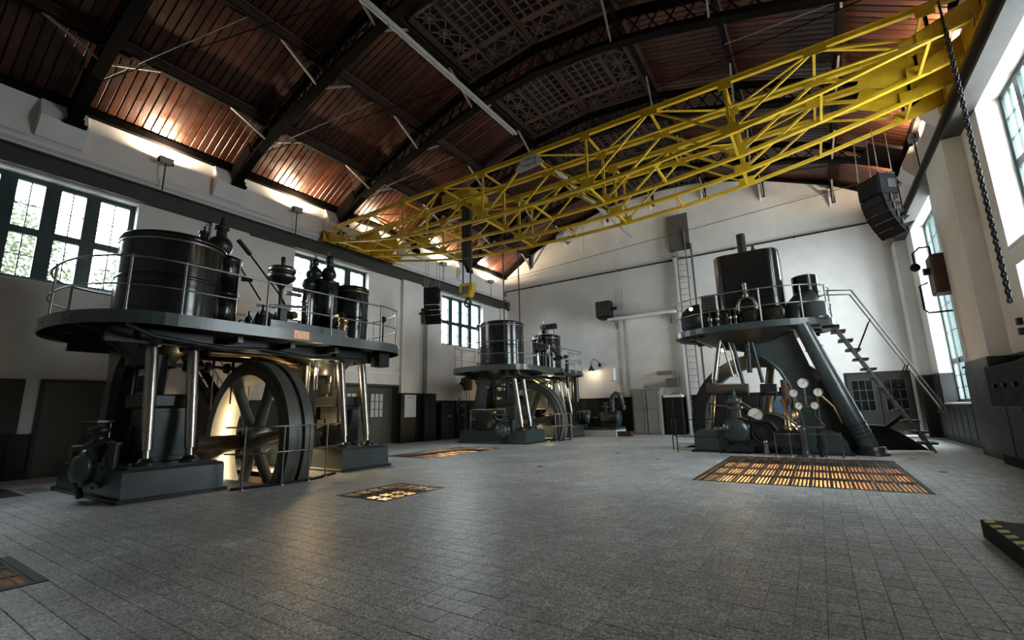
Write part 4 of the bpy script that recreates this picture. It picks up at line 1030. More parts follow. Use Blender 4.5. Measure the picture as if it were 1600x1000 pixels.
def globe_valve(t, x, y, z, r, h, mat='engine_dark', wheel=True):
    m = MB().lathe([(r*.55, 0), (r*.55, r*.3), (r, r*.7), (r*1.1, r*1.2), (r*.8, r*1.9), (r*.4, r*2.2), (r*.4, h*.7), (r*.55, h*.72), (r*.55, h*.9), (r*.3, h), (.005, h)], (x, y, z), 'z', 20)
    v = m.build('valve', mat, t)
    if wheel: MB().cyl((x, y, z+h), (x, y, z+h+.14), .022, n=8).build('spindle', 'polished_steel', v)
    return v
def engine(var, label, dx, dy):
    t = thing('steam_engine', (-10.9, 5.65, 0), label, 'engine')
    g, dk, bk, st = 'engine_green', 'engine_dark', 'cladding_black', 'polished_steel'
    B = lambda m, n, mat, par=None: m.build(n, mat, par or t)
    XA, ZA = -10.75, .76
    for y0, y1 in ((2.9, 4.4), (6.95, 8.3)):
        b_ = B(MB().prism([(-12.55, .06), (-9.24, .06), (-9.27, .46), (-9.31, .50), (-12.48, .50), (-12.52, .46)], 'xz', y0, y1), 'bed_plate', g)
        B(MB().bx(-12.62, -9.19, y0-.06, y1+.06, 0, .065, .012), 'plinth', dk, b_)
        B(MB().bx(-12.40, -9.36, y0+.08, y1-.08, .50, .53, .01), 'top_lip', g, b_)
        for k in range(4): B(MB().cyl((-9.5-k*.9, y0+.14, .53), (-9.5-k*.9, y0+.14, .60), .035, n=6), 'bolt', dk, b_)
        ym = (y0+y1)/2
        # polished front columns
        for yy in (ym-.33, ym+.33):
            p0, p1 = Vector((-9.66, yy, .53)), Vector((-10.0, yy, 2.66)); d = (p1-p0)
            c_ = B(MB().cyl(p0+d*.11, p1-d*.06, .088, .10, 20).cyl(p0+d*.02, p0+d*.115, .062, .062, 16).cyl(p1-d*.065, p1, .075, .075, 16), 'column', st)
            B(MB().lathe([(.16, 0), (.16, .045), (.11, .06), (.10, .10), (.07, .11)], p0, 'z', 20), 'column_foot', dk, c_)
            B(MB().lathe([(.08, -.03), (.12, .0), (.16, .05), (.17, .12)], p1-Vector((0, 0, .06)), 'z', 16), 'column_cap', dk, c_)
        # rear cast frame: outer raking leg and inner arched frame
        B(MB().prism([(-12.46, .5), (-12.12, .5), (-11.72, 2.35), (-11.45, 2.72), (-11.2, 2.9), (-12.5, 2.9), (-12.2, 2.72), (-12.02, 2.35)], 'xz', ym-.20, ym+.20), 'raking_leg', g)
        inn = [(-11.98, .5), (-11.50, .5), (-11.42, 1.9), (-11.32, 2.25), (-11.10, 2.48), (-10.8, 2.58), (-10.3, 2.6), (-10.3, 2.88), (-11.95, 2.88), (-11.72, 2.45), (-11.68, 2.1)]
        B(MB().prism(inn, 'xz', ym-.45, ym-.30), 'arched_frame', g); B(MB().prism(inn, 'xz', ym+.30, ym+.45), 'arched_frame', g)
        B(MB().bx(-11.86, -11.62, ym-.30, ym+.30, .5, 2.88), 'frame_web', dk)
        # bearings, crank, rods
        for yy in (y0+.12, y1-.12):
            B(MB().prism([(XA-.34, .5), (XA+.34, .5), (XA+.22, .80), (XA+.20, .92), (XA-.20, .92), (XA-.22, .80)], 'xz', yy-.11, yy+.11), 'main_bearing', dk)
            B(MB().lathe([(.02, -.13), (.22, -.13), (.22, .13), (.02, .13)], (XA, yy, ZA), 'y', 20), 'bearing_cap', dk)
        for yy in (ym-.22, ym+.22): B(MB().prism([(XA-.16, ZA-.2), (XA+.16, ZA-.2), (XA+.14, ZA+.42), (XA-.14, ZA+.42)], 'xz', yy-.06, yy+.06), 'crank_web', dk)
        B(MB().cyl((XA, ym, ZA+.3), (XA-.05, ym, 1.95), .07, .05, 12), 'connecting_rod', st)
        B(MB().bx(XA-.25, XA+.15, ym-.18, ym+.18, 1.85, 2.12, .03), 'crosshead', dk)
        B(MB().cyl((XA-.05, ym, 2.1), (XA-.05, ym, 3.0), .05, n=12), 'piston_rod', st)
        for xx in (-11.25, -10.55): B(MB().bx(xx-.06, xx+.06, ym-.12, ym+.12, 1.3, 2.75, .01), 'crosshead_guide', dk)
        # splash guard between the columns, darker housing above it
        gd = B(MB().bx(-10.85, -10.12, ym-.24, ym+.44, .53, 1.50, .02), 'splash_guard', g if y0 < 4 else dk)
        B(MB().bx(-10.12, -10.10, ym-.20, ym+.40, .62, 1.42, .01), 'inspection_cover', g if y0 < 4 else bk, gd)
        B(MB().bx(-10.95, -10.05, ym-.34, ym+.54, 1.50, 1.74, .03), 'guard_housing', dk)
        for yy in (ym-.26, ym+.46): B(MB().bx(-10.22, -10.06, yy-.06, yy+.06, 1.74, 1.90, .015), 'housing_lug', dk)
        # entablature and trumpet top
        B(MB().bx(-12.1, -9.80, ym-.60, ym+.60, 2.70, 2.90, .02), 'entablature', dk)
        B(MB().lathe([(.42, 2.30), (.40, 2.42), (.55, 2.62), (.80, 2.80), (.86, 2.92)], (-10.95, ym, 0), 'z', 28), 'cylinder_stool', dk)
    # longitudinal girders tying both ends
    for xx in (-9.95, -11.95): B(MB().bx(xx-.06, xx+.06, 2.6, 8.7, 2.62, 2.70).bx(xx-.02, xx+.02, 2.6, 8.7, 2.70, 2.90), 'girder', dk)
    for yy in (4.55, 5.65, 6.75): B(MB().bx(-12.6, -9.4, yy-.05, yy+.05, 2.74, 2.86), 'cross_beam', dk)
    B(MB().tube([(-9.4, 2.7, 2.86), (-9.6, 3.2, 2.72), (-9.75, 4.4, 2.64), (-9.8, 5.2, 2.70), (-9.85, 6.4, 2.62), (-9.9, 7.4, 2.70)], .04, 8), 'drain_pipe', dk)
    B(MB().tube([(-10.3, 4.4, 2.60), (-10.4, 5.5, 2.64), (-10.6, 6.4, 2.52), (-10.7, 7.0, 2.40)], .07, 10), 'steam_pipe', 'bronze')
    # crankshaft and flywheel
    B(MB().cyl((XA, 2.6, ZA), (XA, 4.5, ZA), .12, n=20).cyl((XA, 4.5, ZA), (XA, 6.8, ZA), .15, n=20).cyl((XA, 6.8, ZA), (XA, 8.45, ZA), .12, n=20), 'crankshaft', 'rust_brown')
    R, W, yw = 1.78, .29, 5.71
    fw = B(MB().lathe([(1.46, -W), (1.66, -W), (1.66, -W), (1.68, -W+.03), (1.68, -W+.03), (R, -W+.03), (R, -W+.03), (R, -.02), (R, -.02), (1.71, -.02), (1.71, -.02), (1.71, .09), (1.71, .09), (R, .09), (R, .09), (R, W), (R, W), (1.46, W), (1.46, W), (1.44, 0), (1.46, -W)], (XA, yw, ZA), 'y', 96), 'flywheel_rim', 'flywheel_green')
    for k in range(6):
        a = RAD(8+60*k); dv = Vector((cos(a), 0, sin(a))); c0 = Vector((XA, yw, ZA))
        B(MB().cyl(c0+dv*.18, c0+dv*.95, .135, .105, 14).cyl(c0+dv*.95, c0+dv*1.50, .105, .125, 14), 'spoke', 'flywheel_green', fw)
    B(MB().lathe([(.02, -.32), (.24, -.32), (.26, -.28), (.30, -.14), (.30, .14), (.26, .28), (.24, .32), (.02, .32)], (XA, yw, ZA), 'y', 28), 'hub', 'flywheel_green', fw)
    for k in range(6):
        a = RAD(38+60*k); B(MB().cyl((XA+.19*cos(a), yw-.36, ZA+.19*sin(a)), (XA+.19*cos(a), yw-.31, ZA+.19*sin(a)), .035, n=6), 'hub_bolt', dk, fw)
    # eccentric-driven pump on the near end of the bed
    pc = (-10.30, 2.9, .52)
    pm = B(MB().lathe([(.36, .05), (.36, -.05), (.30, -.07), (.26, -.18), (.30, -.20), (.30, -.26), (.22, -.28), (.20, -.34), (.12, -.38), (.01, -.39)], pc, 'y', 28), 'air_pump', g)
    for k in range(8): B(MB().cyl((pc[0]+.33*cos(k*pi/4), 2.82, pc[2]+.33*sin(k*pi/4)), (pc[0]+.33*cos(k*pi/4), 2.87, pc[2]+.33*sin(k*pi/4)), .03, n=6), 'bolt', dk, pm)
    B(MB().lathe([(.14, 0), (.13, .22), (.18, .24), (.18, .30), (.10, .33), (.09, .45), (.15, .47), (.15, .55), (.02, .57)], (-10.15, 2.78, .62), 'z', 18), 'pump_valve_chest', dk, pm)
    B(MB().tube([(-10.45, 2.75, 1.12), (-10.15, 2.75, 1.15), (-9.95, 2.76, 1.12)], .022, 8).sph((-10.47, 2.75, 1.12), .04, 8), 'valve_lever', dk, pm)
    B(MB().cyl((-9.85, 2.92, .5), (-9.85, 2.92, .88), .08, n=14).cyl((-9.85, 2.92, .88), (-9.85, 2.92, .93), .11, n=14), 'relief_valve', dk, pm)
    B(MB().tube([(-10.30, 2.62, .32), (-10.30, 2.66, .2), (-10.30, 2.70, .05)], .05, 8), 'suction_pipe', dk, pm)
    B(MB().bx(-11.75, -10.9, 2.95, 3.15, .53, 1.25, .02), 'pump_guard', dk)
    B(MB().bx(-11.8, -10.85, 2.93, 3.17, 1.25, 1.29), 'guard_cap', 'polished_steel' if var == 1 else g)
    # platform
    po = outline(-11.0, 1.88, 3.35, 7.9, 1.30)
    pf = B(MB().prism(po, 'xy', 3.0, 3.06), 'platform_deck', dk)
    B(band(MB(), outline(-11.0, 1.90, 3.35, 7.9, 1.32), po, 2.86, 3.08), 'platform_rim', g, pf)
    for k in range(0, len(po), 4): B(MB().sph((po[k][0]+(po[k][0]+11)*.012, po[k][1]+(po[k][1]-5.65)*.006, 2.97), .018, 6), 'rivet', g, pf)
    for yy, s in ((2.9, -1), (8.4, 1)):
        for xx in (-11.9, -11.0, -10.1): B(MB().prism([(yy, 2.70), (yy+s*.35, 2.78), (yy+s*.70, 2.88), (yy+s*.70, 3.0), (yy, 3.0)][::-s], 'yz', xx-.025, xx+.025), 'bracket', dk, pf)
    if var == 1:
        B(MB().bx(-9.115, -9.095, 5.47, 5.83, 2.90, 3.08, .004), 'maker_plate', 'copper_plate', pf)
        B(MB().bx(-9.75, -9.42, 8.05, 8.40, 2.50, 2.86, .01), 'junction_box', 'iron_black', pf)
    # platform railing
    rl = outline(-11.0, 1.83, 3.35, 7.9, 1.25, 18); z0 = 3.06
    for z in (3.53, 4.02): B(MB().tube([(x, y, z) for x, y in rl], .02 if z > 3.6 else .015, 8, True), 'handrail', 'rail_steel', pf)
    posts = [(-9.17, 3.4), (-9.17, 4.9), (-9.17, 6.4), (-9.17, 7.85), (-12.83, 3.4), (-12.83, 4.9), (-12.83, 6.4), (-12.83, 7.85), rl[3], rl[9], rl[15], rl[22], rl[28], rl[34]]
    for x, y in posts: B(MB().cyl((x, y, z0), (x, y, 4.03), .022, n=8).cyl((x, y, z0), (x, y, z0+.04), .04, n=8).sph((x, y, 4.03), .032, 8).sph((x, y, 3.53), .028, 8), 'railing_post', 'rail_steel', pf)
    # low-pressure cylinder
    hz = 4.92 if var == 1 else 5.05; R2 = .90 if var == 1 else .95
    lp_ = B(MB().lathe([(R2+.07, 3.06), (R2+.07, 3.12), (R2+.07, 3.12), (R2, 3.14), (R2, 3.14), (R2, 3.96), (R2, 3.96), (R2+.012, 3.97), (R2+.012, 4.02), (R2, 4.03), (R2, 4.03), (R2, hz-.16), (R2, hz-.16), (R2+.025, hz-.14), (R2+.025, hz-.08), (R2-.02, hz-.04), (R2-.12, hz), (.3, hz+.03), (.01, hz+.03)], (-10.9, 3.8, 0), 'z', 56), 'low_pressure_cylinder', bk)
    B(MB().lathe([(R2+.002, 0), (R2+.016, .01), (R2+.016, .04), (R2+.002, .05)], (-10.9, 3.8, hz-.22), 'z', 56), 'cylinder_band', 'rail_steel', lp_)
    for a in (2.6, 3.6):
        cx, cy = -10.9+R2*cos(a+1.2), 3.8+R2*sin(a+1.2)
        B(MB().cyl((cx, cy, 3.3), (cx-.10, cy-.06, 3.3), .03, n=8).sph((cx-.12, cy-.08, 3.3), .045, 8), 'drain_cock', 'polished_steel', lp_)
    B(MB().cyl((-11.7, 3.25, hz), (-11.75, 3.2, hz-.3), .03, n=8).sph((-11.76, 3.18, hz-.1), .06, 8), 'indicator_cock', dk, lp_)
    # its valve chest, with globe valve and bonnet
    if var == 1:
        vc = B(MB().lathe([(.36, 3.06), (.36, 3.12), (.30, 3.16), (.30, 3.86), (.33, 3.88), (.33, 3.95), (.29, 3.97), (.29, 4.62), (.33, 4.66), (.33, 4.74), (.22, 4.80), (.01, 4.82)], (-10.65, 4.68, 0), 'z', 28), 'valve_chest', bk)
        B(MB().sph((-10.68, 4.55, 5.02), .25, 20), 'relief_globe', dk, vc)
        B(MB().cyl((-10.68, 4.55, 5.2), (-10.68, 4.55, 5.42), .12, .10, 16).cyl((-10.68, 4.55, 5.42), (-10.68, 4.55, 5.48), .15, n=16).cyl((-10.68, 4.55, 5.48), (-10.68, 4.55, 5.66), .08, .05, 12).cyl((-10.68, 4.55, 5.66), (-10.68, 4.55, 5.80), .02, n=8), 'bonnet', dk, vc)
        B(MB().cyl((-10.9, 4.30, 4.9), (-10.9, 4.30, 5.28), .085, n=14).cyl((-10.9, 4.30, 5.28), (-10.9, 4.30, 5.33), .11, n=14).cyl((-10.9, 4.30, 5.33), (-10.9, 4.30, 5.5), .025, n=8).cyl((-10.98, 4.30, 5.48), (-10.82, 4.30, 5.48), .02, n=6), 'grease_cup', dk, vc)
        B(MB().cyl((-10.42, 4.88, 3.5), (-10.42, 4.88, 4.75), .035, n=10), 'polished_rod', st, vc)
    # high-pressure cylinder and its chest
    R3 = .50 if var == 1 else .74; zh = 4.86 if var == 1 else 4.95; cy3 = 8.2 if var == 1 else 7.75
    hp = B(MB().lathe([(R3+.06, 3.06), (R3+.06, 3.12), (R3, 3.14), (R3, 3.14), (R3, 3.9), (R3, 3.9), (R3+.012, 3.91), (R3+.012, 3.95), (R3, 3.96), (R3, 3.96), (R3, zh-.14), (R3+.02, zh-.12), (R3+.02, zh-.07), (R3-.06, zh), (.01, zh+.02)], (-10.9, cy3, 0), 'z', 44), 'high_pressure_cylinder', bk)
    B(MB().lathe([(R3+.002, 0), (R3+.014, .01), (R3+.014, .04), (R3+.002, .05)], (-10.9, cy3, zh-.2), 'z', 44), 'cylinder_band', 'bronze', hp)
    ch = B(MB().lathe([(.42, 3.06), (.42, 3.12), (.36, 3.15), (.36, 4.72), (.38, 4.74), (.38, 4.79), (.24, 4.86), (.01, 4.87)], (-10.75, 7.25, 0), 'z', 32), 'valve_chest', bk)
    if var == 1:
        B(MB().tube([(-10.2, 7.25, 3.75), (-9.98, 7.24, 3.78), (-9.88, 7.23, 3.66), (-9.86, 7.22, 3.4), (-9.86, 7.22, 3.06)], .11, 14), 'exhaust_elbow', 'bronze', ch)
        for z in (3.2, 3.45, 3.6): B(MB().cyl((-9.86, 7.22, z), (-9.86, 7.22, z+.04), .135, n=18), 'elbow_flange', 'bronze', ch)
        globe_valve(ch, -10.85, 7.0, 4.82, .17, .62); globe_valve(ch, -10.75, 7.35, 4.84, .19, .75); globe_valve(ch, -10.7, 6.75, 4.45, .16, .55)
        B(MB().tube([(-10.6, 6.6, 3.06), (-10.58, 6.58, 4.0), (-10.62, 6.62, 4.5), (-10.7, 6.8, 4.75)], .06, 10), 'steam_riser', dk, ch)
        for z in (3.5, 4.1): B(MB().cyl((-10.59, 6.6, z), (-10.59, 6.6, z+.05), .10, n=12), 'pipe_flange', 'bronze', ch)
        # governor with its drum, stand and levers
        gv = B(MB().lathe([(.04, 3.9), (.05, 4.35), (.10, 4.44), (.28, 4.58), (.31, 4.62), (.31, 4.70), (.29, 4.71), (.29, 4.77), (.31, 4.78), (.31, 4.88), (.27, 4.91), (.06, 4.93), (.05, 5.0), (.06, 5.02), (.05, 5.18), (.01, 5.2)], (-10.72, 6.03, 0), 'z', 36), 'governor', dk)
        B(MB().lathe([(.312, 4.635), (.318, 4.64), (.318, 4.695), (.312, 4.70)], (-10.72, 6.03, 0), 'z', 36).lathe([(.312, 4.79), (.318, 4.795), (.318, 4.87), (.312, 4.875)], (-10.72, 6.03, 0), 'z', 36), 'governor_band', 'rail_steel', gv)
        B(MB().bx(-10.92, -10.52, 5.90, 6.16, 3.06, 3.9, .05), 'governor_stand', dk, gv)
        B(MB().cyl((-10.7, 6.2, 3.72), (-10.48, 6.3, 3.72), .10, n=16), 'governor_gear', 'bronze', gv)
        B(MB().bx(-10.75, -10.65, 6.15, 6.55, 4.25, 4.33, .01), 'governor_arm', dk, gv)
        B(MB().cyl((-10.7, 4.92, 5.30), (-10.7, 5.22, 5.02), .05, n=12).cyl((-10.7, 5.22, 5.02), (-10.7, 6.02, 4.18), .022, n=8).cyl((-10.7, 6.02, 4.18), (-10.7, 6.25, 3.8), .03, n=8), 'valve_rod', 'iron_black')
        B(MB().cyl((-10.7, 5.0, 4.70), (-10.7, 5.55, 3.98), .02, n=8), 'valve_rod', 'iron_black')
        B(MB().cyl((-10.45, 4.95, 4.32), (-10.35, 5.15, 4.33), .05, n=10), 'rod_bearing', dk)
        vg = B(MB().prism([(5.2, 3.06), (6.0, 3.06), (6.0, 3.3), (5.85, 3.62), (5.6, 3.72), (5.4, 3.66), (5.28, 3.4)], 'yz', -11.0, -10.5), 'valve_gear_housing', 'iron_black')
        for yy, hh in ((5.15, .55), (5.45, .78), (5.75, .62), (6.35, .5), (6.5, .85)): B(MB().lathe([(.07, 3.06), (.07, 3.1), (.045, 3.12), (.045, 3.06+hh*.6), (.07, 3.06+hh*.62), (.07, 3.06+hh*.75), (.03, 3.06+hh*.8), (.02, 3.06+hh), (.002, 3.06+hh)], (-10.38, yy, 0), 'z', 12), 'valve_lubricator', dk, vg)
        B(MB().obox((-10.4, 5.3, 3.78), (-10.4, 6.55, 3.95), .04, .07), 'rocker_lever', dk, vg)
        for k in range(5): B(MB().cyl((-10.45, 5.0+k*.045, 3.35), (-10.45, 5.025+k*.045, 3.35), .06, n=10), 'spring_coil', 'rail_steel', vg)
        B(MB().cyl((-10.5, 5.0, 3.35), (-10.5, 5.3, 3.35), .02, n=8), 'gear_shaft', st, vg)
        B(MB().bx(-9.45, -9.38, 5.1, 7.0, 3.06, 3.30, .01), 'kick_plate', g, pf)
        B(MB().sph((-9.6, 8.3, 3.80), .09, 10).cyl((-9.6, 8.3, 3.06), (-9.6, 8.3, 3.75), .02, n=6), 'spotlight', 'iron_black')
    else:
        globe_valve(ch, -10.3, 6.1, 4.2, .16, .55); globe_valve(ch, -10.4, 6.7, 4.86, .14, .5)
        B(MB().tube([(-10.1, 5.4, 3.9), (-10.0, 5.9, 4.1), (-9.9, 6.5, 4.15), (-10.0, 7.0, 4.0)], .09, 10), 'steam_pipe', dk)
        B(MB().cyl((-9.95, 5.9, 3.06), (-9.95, 5.9, 3.9), .09, n=12), 'receiver', dk)
        sl = B(MB().bx(-10.75, -10.15, 7.4, 7.65, 5.25, 5.50, .03), 'floodlight', 'iron_black')
        B(MB().lathe([(.16, 0), (.16, -.14), (.11, -.20), (.01, -.20)], (-10.8, 7.5, 5.38), 'x', 14), 'floodlight_head', 'iron_black', sl)
        for xx in (-10.6, -10.3): B(MB().cyl((xx, 7.5, 4.9), (xx, 7.5, 5.26), .015, n=6), 'floodlight_stand', 'iron_black', sl)
        # small lower landing with rail at the far right end
        ld = B(MB().bx(-9.5, -8.75, 5.4, 6.7, 2.74, 2.86, .01), 'landing', dk)
        for z in (3.3, 3.8): B(MB().tube([(-9.12, 5.45, z), (-8.8, 5.45, z), (-8.8, 6.65, z), (-9.12, 6.65, z)], .016, 6), 'landing_rail', 'rail_steel', ld)
        for x, y in ((-8.8, 5.45), (-8.8, 6.65), (-8.8, 6.05)): B(MB().cyl((x, y, 2.86), (x, y, 3.82), .018, n=6), 'landing_post', 'rail_steel', ld)
        B(MB().cyl((-8.95, 6.1, 2.2), (-8.95, 6.1, 3.45), .08, n=12), 'dashpot', dk, ld)
        B(MB().obox((-9.6, 6.1, 3.55), (-8.9, 6.1, 3.62), .12, .14), 'lever', dk, ld)
        B(MB().cyl((-9.0, 7.0, 1.6), (-9.0, 7.0, 2.72), .14, n=14), 'drain_pot', dk, ld)
        for x in (-9.6, -9.1): B(MB().obox((-10.3, 4.4, 2.80), (x, 5.6, 2.78), .10, .08), 'deck_beam', g, ld)
        B(MB().obox((-9.5, 7.6, .5), (-9.1, 6.9, 2.75), .09, .09), 'prop', dk, ld)
        B(MB().tube([(-12.6, 3.5, 1.9), (-12.75, 3.4, 2.4), (-12.8, 3.35, 2.62), (-12.8, 3.3, 2.55)], .012, 6).lathe([(.02, .10), (.05, .06), (.15, 0), (.14, 0)], (-12.8, 3.3, 2.48), 'z', 14), 'work_lamp', 'iron_black')
        # hand rail round the pump
        for z in (.95, 1.35): B(MB().tube([(-12.0, 2.98, z), (-10.25, 2.98, z)], .018, 6), 'pump_rail', 'rail_steel')
        for x in (-12.0, -11.2, -10.25): B(MB().cyl((x, 2.98, .5), (x, 2.98, 1.36), .018, n=6), 'pump_rail_post', 'rail_steel')
        B(MB().lathe([(.01, -.3), (.12, -.3), (.14, 0), (.12, .3), (.01, .3)], (-11.1, 3.15, 1.22), 'x', 16), 'lubricator', 'bronze')
        B(MB().tube([(-12.75, 3.2, 1.9), (-12.95, 3.2, 1.6), (-12.9, 3.2, 1.1), (-12.7, 3.2, .8)], .03, 6).tube([(-12.75, 3.2, 1.55), (-12.5, 3.2, 1.5)], .03, 6), 'hand_lever', 'iron_black')
    # cam shaft under the deck with hanging valve rods
    cs = B(MB().cyl((-11.55, 4.3, 2.42), (-11.55, 7.1, 2.42), .045, n=10), 'cam_shaft', dk)
    for k in range(7):
        yy = 4.5+k*.42; B(MB().lathe([(.05, -.04), (.12, -.04), (.12, .04), (.05, .04)], (-11.55, yy, 2.42), 'y', 14), 'cam', dk, cs)
        B(MB().cyl((-11.48, yy+.1, 2.42), (-11.40-.03*k, yy+.1, 1.35+.12*(k % 3)), .018, n=6), 'hanging_rod', st if k % 2 else dk, cs)
        B(MB().cyl((-11.48, yy+.1, 2.42), (-11.48, yy+.1, 2.95), .03, n=8), 'tappet', dk, cs)
    for xx, yy in ((-10.25, 6.62), (-10.1, 6.74), (-10.35, 6.84)): B(MB().cyl((xx, yy, 1.9), (xx, yy, 2.8), .022, n=6), 'hanging_rod', st, cs)
    B(MB().bx(-10.95, -10.35, 6.55, 6.75, 1.30, 2.55, .06), 'receiver_casting', 'flywheel_green')
    # ladder stair behind the flywheel
    s_ = B(MB().obox((-13.3, 6.9, .05), (-13.3, 5.0, 3.0), .05, .16).obox((-12.75, 6.9, .05), (-12.75, 5.0, 3.0), .05, .16), 'stair_stringers', 'iron_black')
    for k in range(11): B(MB().bx(-13.3, -12.75, 6.72-k*.165, 6.92-k*.165, .24+k*.255, .27+k*.255), 'stair_tread', 'tread_wood', s_)
    for xx in (-13.3, -12.75): B(MB().tube([(xx, 6.9, .9), (xx, 5.0, 3.85)], .018, 6).cyl((xx, 6.9, .05), (xx, 6.9, .9), .018, n=6).cyl((xx, 5.95, 1.5), (xx, 5.95, 2.4), .015, n=6), 'stair_rail', 'rail_steel', s_)
    # service lamp under the deck
    B(MB().sph((-10.3, 6.85, 2.40), .045, 10), 'service_lamp', 'bulb_glow'); B(MB().sph((-11.52, 6.16, .72), .045, 10), 'wheel_lamp', 'bulb_glow')
    point_light('wheel_lamp_light', (-11.45, 6.12, .76), 75 if var == 1 else 60, (1, .72, .38), .06, t)
    point_light('service_lamp_light', (-10.3, 6.85, 2.32), 60 if var == 1 else 45, (1, .70, .36), .08, t)
    if var == 1:
        pass
    t.location = Vector((-10.9+dx, 5.65+dy, 0))
    return t
engine(1, 'large dark green steam engine with flywheel, nearest on the left', 0, 0)
engine(2, 'smaller-looking dark steam engine with flywheel further back on the left', -.3, 12.5)

def flywheel_rail(dx, dy, label):
    t = thing('guard_railing', (-8.72+dx, 5.7+dy, 0), label, 'railing', 'guard rails at the flywheel pits')
    P = lambda x, y, z: (x+dx, y+dy, z)
    for z in (.62, 1.10): MB().tube([P(-9.35, 4.42, z), P(-8.80, 4.5, z), P(-8.72, 5.2, z), P(-8.72, 5.75, z), P(-8.95, 6.3, z), P(-9.3, 6.9, z)], .016, 8).build('rail', 'rail_steel', t)
    for x, y in ((-8.80, 4.5), (-8.72, 5.2), (-8.72, 5.75), (-8.95, 6.3)): MB().cyl(P(x, y, 0), P(x, y, 1.12), .018, n=8).lathe([(.05, 0), (.05, .02), (.02, .05)], P(x, y, 0), 'z', 10).sph(P(x, y, 1.10), .026, 8).sph(P(x, y, .62), .024, 8).build('post', 'rail_steel', t)
    MB().obox(P(-9.0, 4.42, .02), P(-8.78, 5.2, .02), .10, .04).obox(P(-8.78, 5.2, .02), P(-8.78, 5.78, .02), .10, .04).obox(P(-8.78, 5.78, .02), P(-9.2, 6.7, .02), .10, .04).build('kerb', 'iron_black', t)
flywheel_rail(0, 0, 'thin steel guard railing in front of the nearest flywheel')
flywheel_rail(-.3, 12.5, 'thin steel guard railing beside the far left flywheel')

# ================================================================== THE RIGHT-HAND ENGINE
t = thing('vertical_engine', (-1.4, 15.8, 0), 'tall dark engine on the right with boxed cylinder, gauges and raking pipe', 'engine')
g, dk, bk, st = 'engine_green', 'engine_dark', 'cladding_black', 'polished_steel'
B = lambda m, n, mat, par=None: m.build(n, mat, par or t)
# bed castings
for x0, x1, nm in ((-3.15, -2.2, 0), (-.95, .52, 1)):
    pl = [(x0, .06), (x1, .06)]
    if nm: pl += [(x1-.04, .32), (x1-.16, .52), (x1-.34, .60), (x0, .62)]
    else: pl += [(x1, .62), (x0+.16, .62), (x0+.04, .55), (x0, .42)]
    b_ = B(MB().prism(pl, 'xz', 14.35, 15.65), 'bed_casting', g)
    B(MB().bx(x0-.08, x1+.08, 14.27, 15.7, 0, .07, .012), 'plinth', dk, b_)
B(MB().bx(-2.2, -.95, 14.5, 15.65, 0, .45, .02), 'sump', dk)
B(MB().bx(-3.2, .5, 16.7, 17.9, 0, .55, .03), 'rear_bed', dk)
# flywheel behind
R = 2.12; c = (-1.40, 16.2, .72)
fw = B(MB().lathe([(1.72, -.24), (1.98, -.24), (1.98, -.24), (2.0, -.21), (2.0, -.21), (R, -.21), (R, -.21), (R, .24), (R, .24), (1.72, .24), (1.70, 0), (1.72, -.24)], c, 'y', 96), 'flywheel_rim', dk)
for k in range(6):
    a = RAD(20+60*k); dv = Vector((cos(a), 0, sin(a))); c0 = Vector(c)
    B(MB().cyl(c0+dv*.2, c0+dv*1.76, .15, .11, 14), 'spoke', dk, fw)
B(MB().lathe([(.02, -.32), (.27, -.32), (.31, -.14), (.31, .14), (.27, .32), (.02, .32)], c, 'y', 28), 'hub', dk, fw)
B(MB().cyl((-1.4, 14.5, .72), (-1.4, 17.8, .72), .15, n=20), 'crankshaft', 'rust_brown')
# arched main frame (inverted Y) and raking pipe column
arch = []
for i in range(13):
    a = pi*i/12; arch.append((-1.25+1.02*cos(a), 1.05+1.15*sin(a)))
out = [(-.10, .5), (.10, .5), (-.02, 1.6), (-.28, 2.5), (-.42, 3.45), (-2.05, 3.45), (-2.2, 2.5), (-2.42, 1.6), (-2.55, .5), (-2.27, .5)]
B(MB().prism([(.30, .5), (.18, 1.3), (-.10, 2.4), (-.40, 3.45), (-2.5, 3.45), (-2.3, 3.05), (-1.85, 2.92), (-1.45, 2.80), (-1.10, 2.58), (-.80, 2.22), (-.60, 1.75), (-.48, 1.2), (-.42, .5)], 'xz', 15.0, 15.5), 'arched_frame', g)
B(MB().tube([(-2.3, 14.98, 3.05), (-1.85, 14.98, 2.92), (-1.45, 14.98, 2.80), (-1.10, 14.98, 2.58), (-.80, 14.98, 2.22), (-.60, 14.98, 1.75), (-.48, 14.98, 1.2), (-.42, 14.98, .5)], .05, 8), 'frame_moulding', g)
p0, p1 = Vector((.95, 14.75, .0)), Vector((-.13, 14.75, 3.42)); d = p1-p0
pp = B(MB().cyl(p0+d*.05, p1, .23, .19, 28), 'raking_pipe', g)
for f in (.12, .15, .18, .21): B(MB().cyl(p0+d*f, p0+d*(f+.012), .24, .24, 28), 'pipe_ring', dk, pp)
for f in (.50, .80): B(MB().cyl(p0+d*f, p0+d*(f+.008), .222, .222, 28), 'pipe_ring', g, pp)
B(MB().lathe([(.36, 0), (.36, .05), (.30, .06), (.30, .20), (.26, .22)], (.95, 14.75, 0), 'z', 28), 'pipe_foot', dk, pp)
B(MB().prism([(.35, .0), (.75, .0), (.2, 1.9), (.02, 1.9)], 'xz', 14.95, 15.05), 'stiffener', dk)
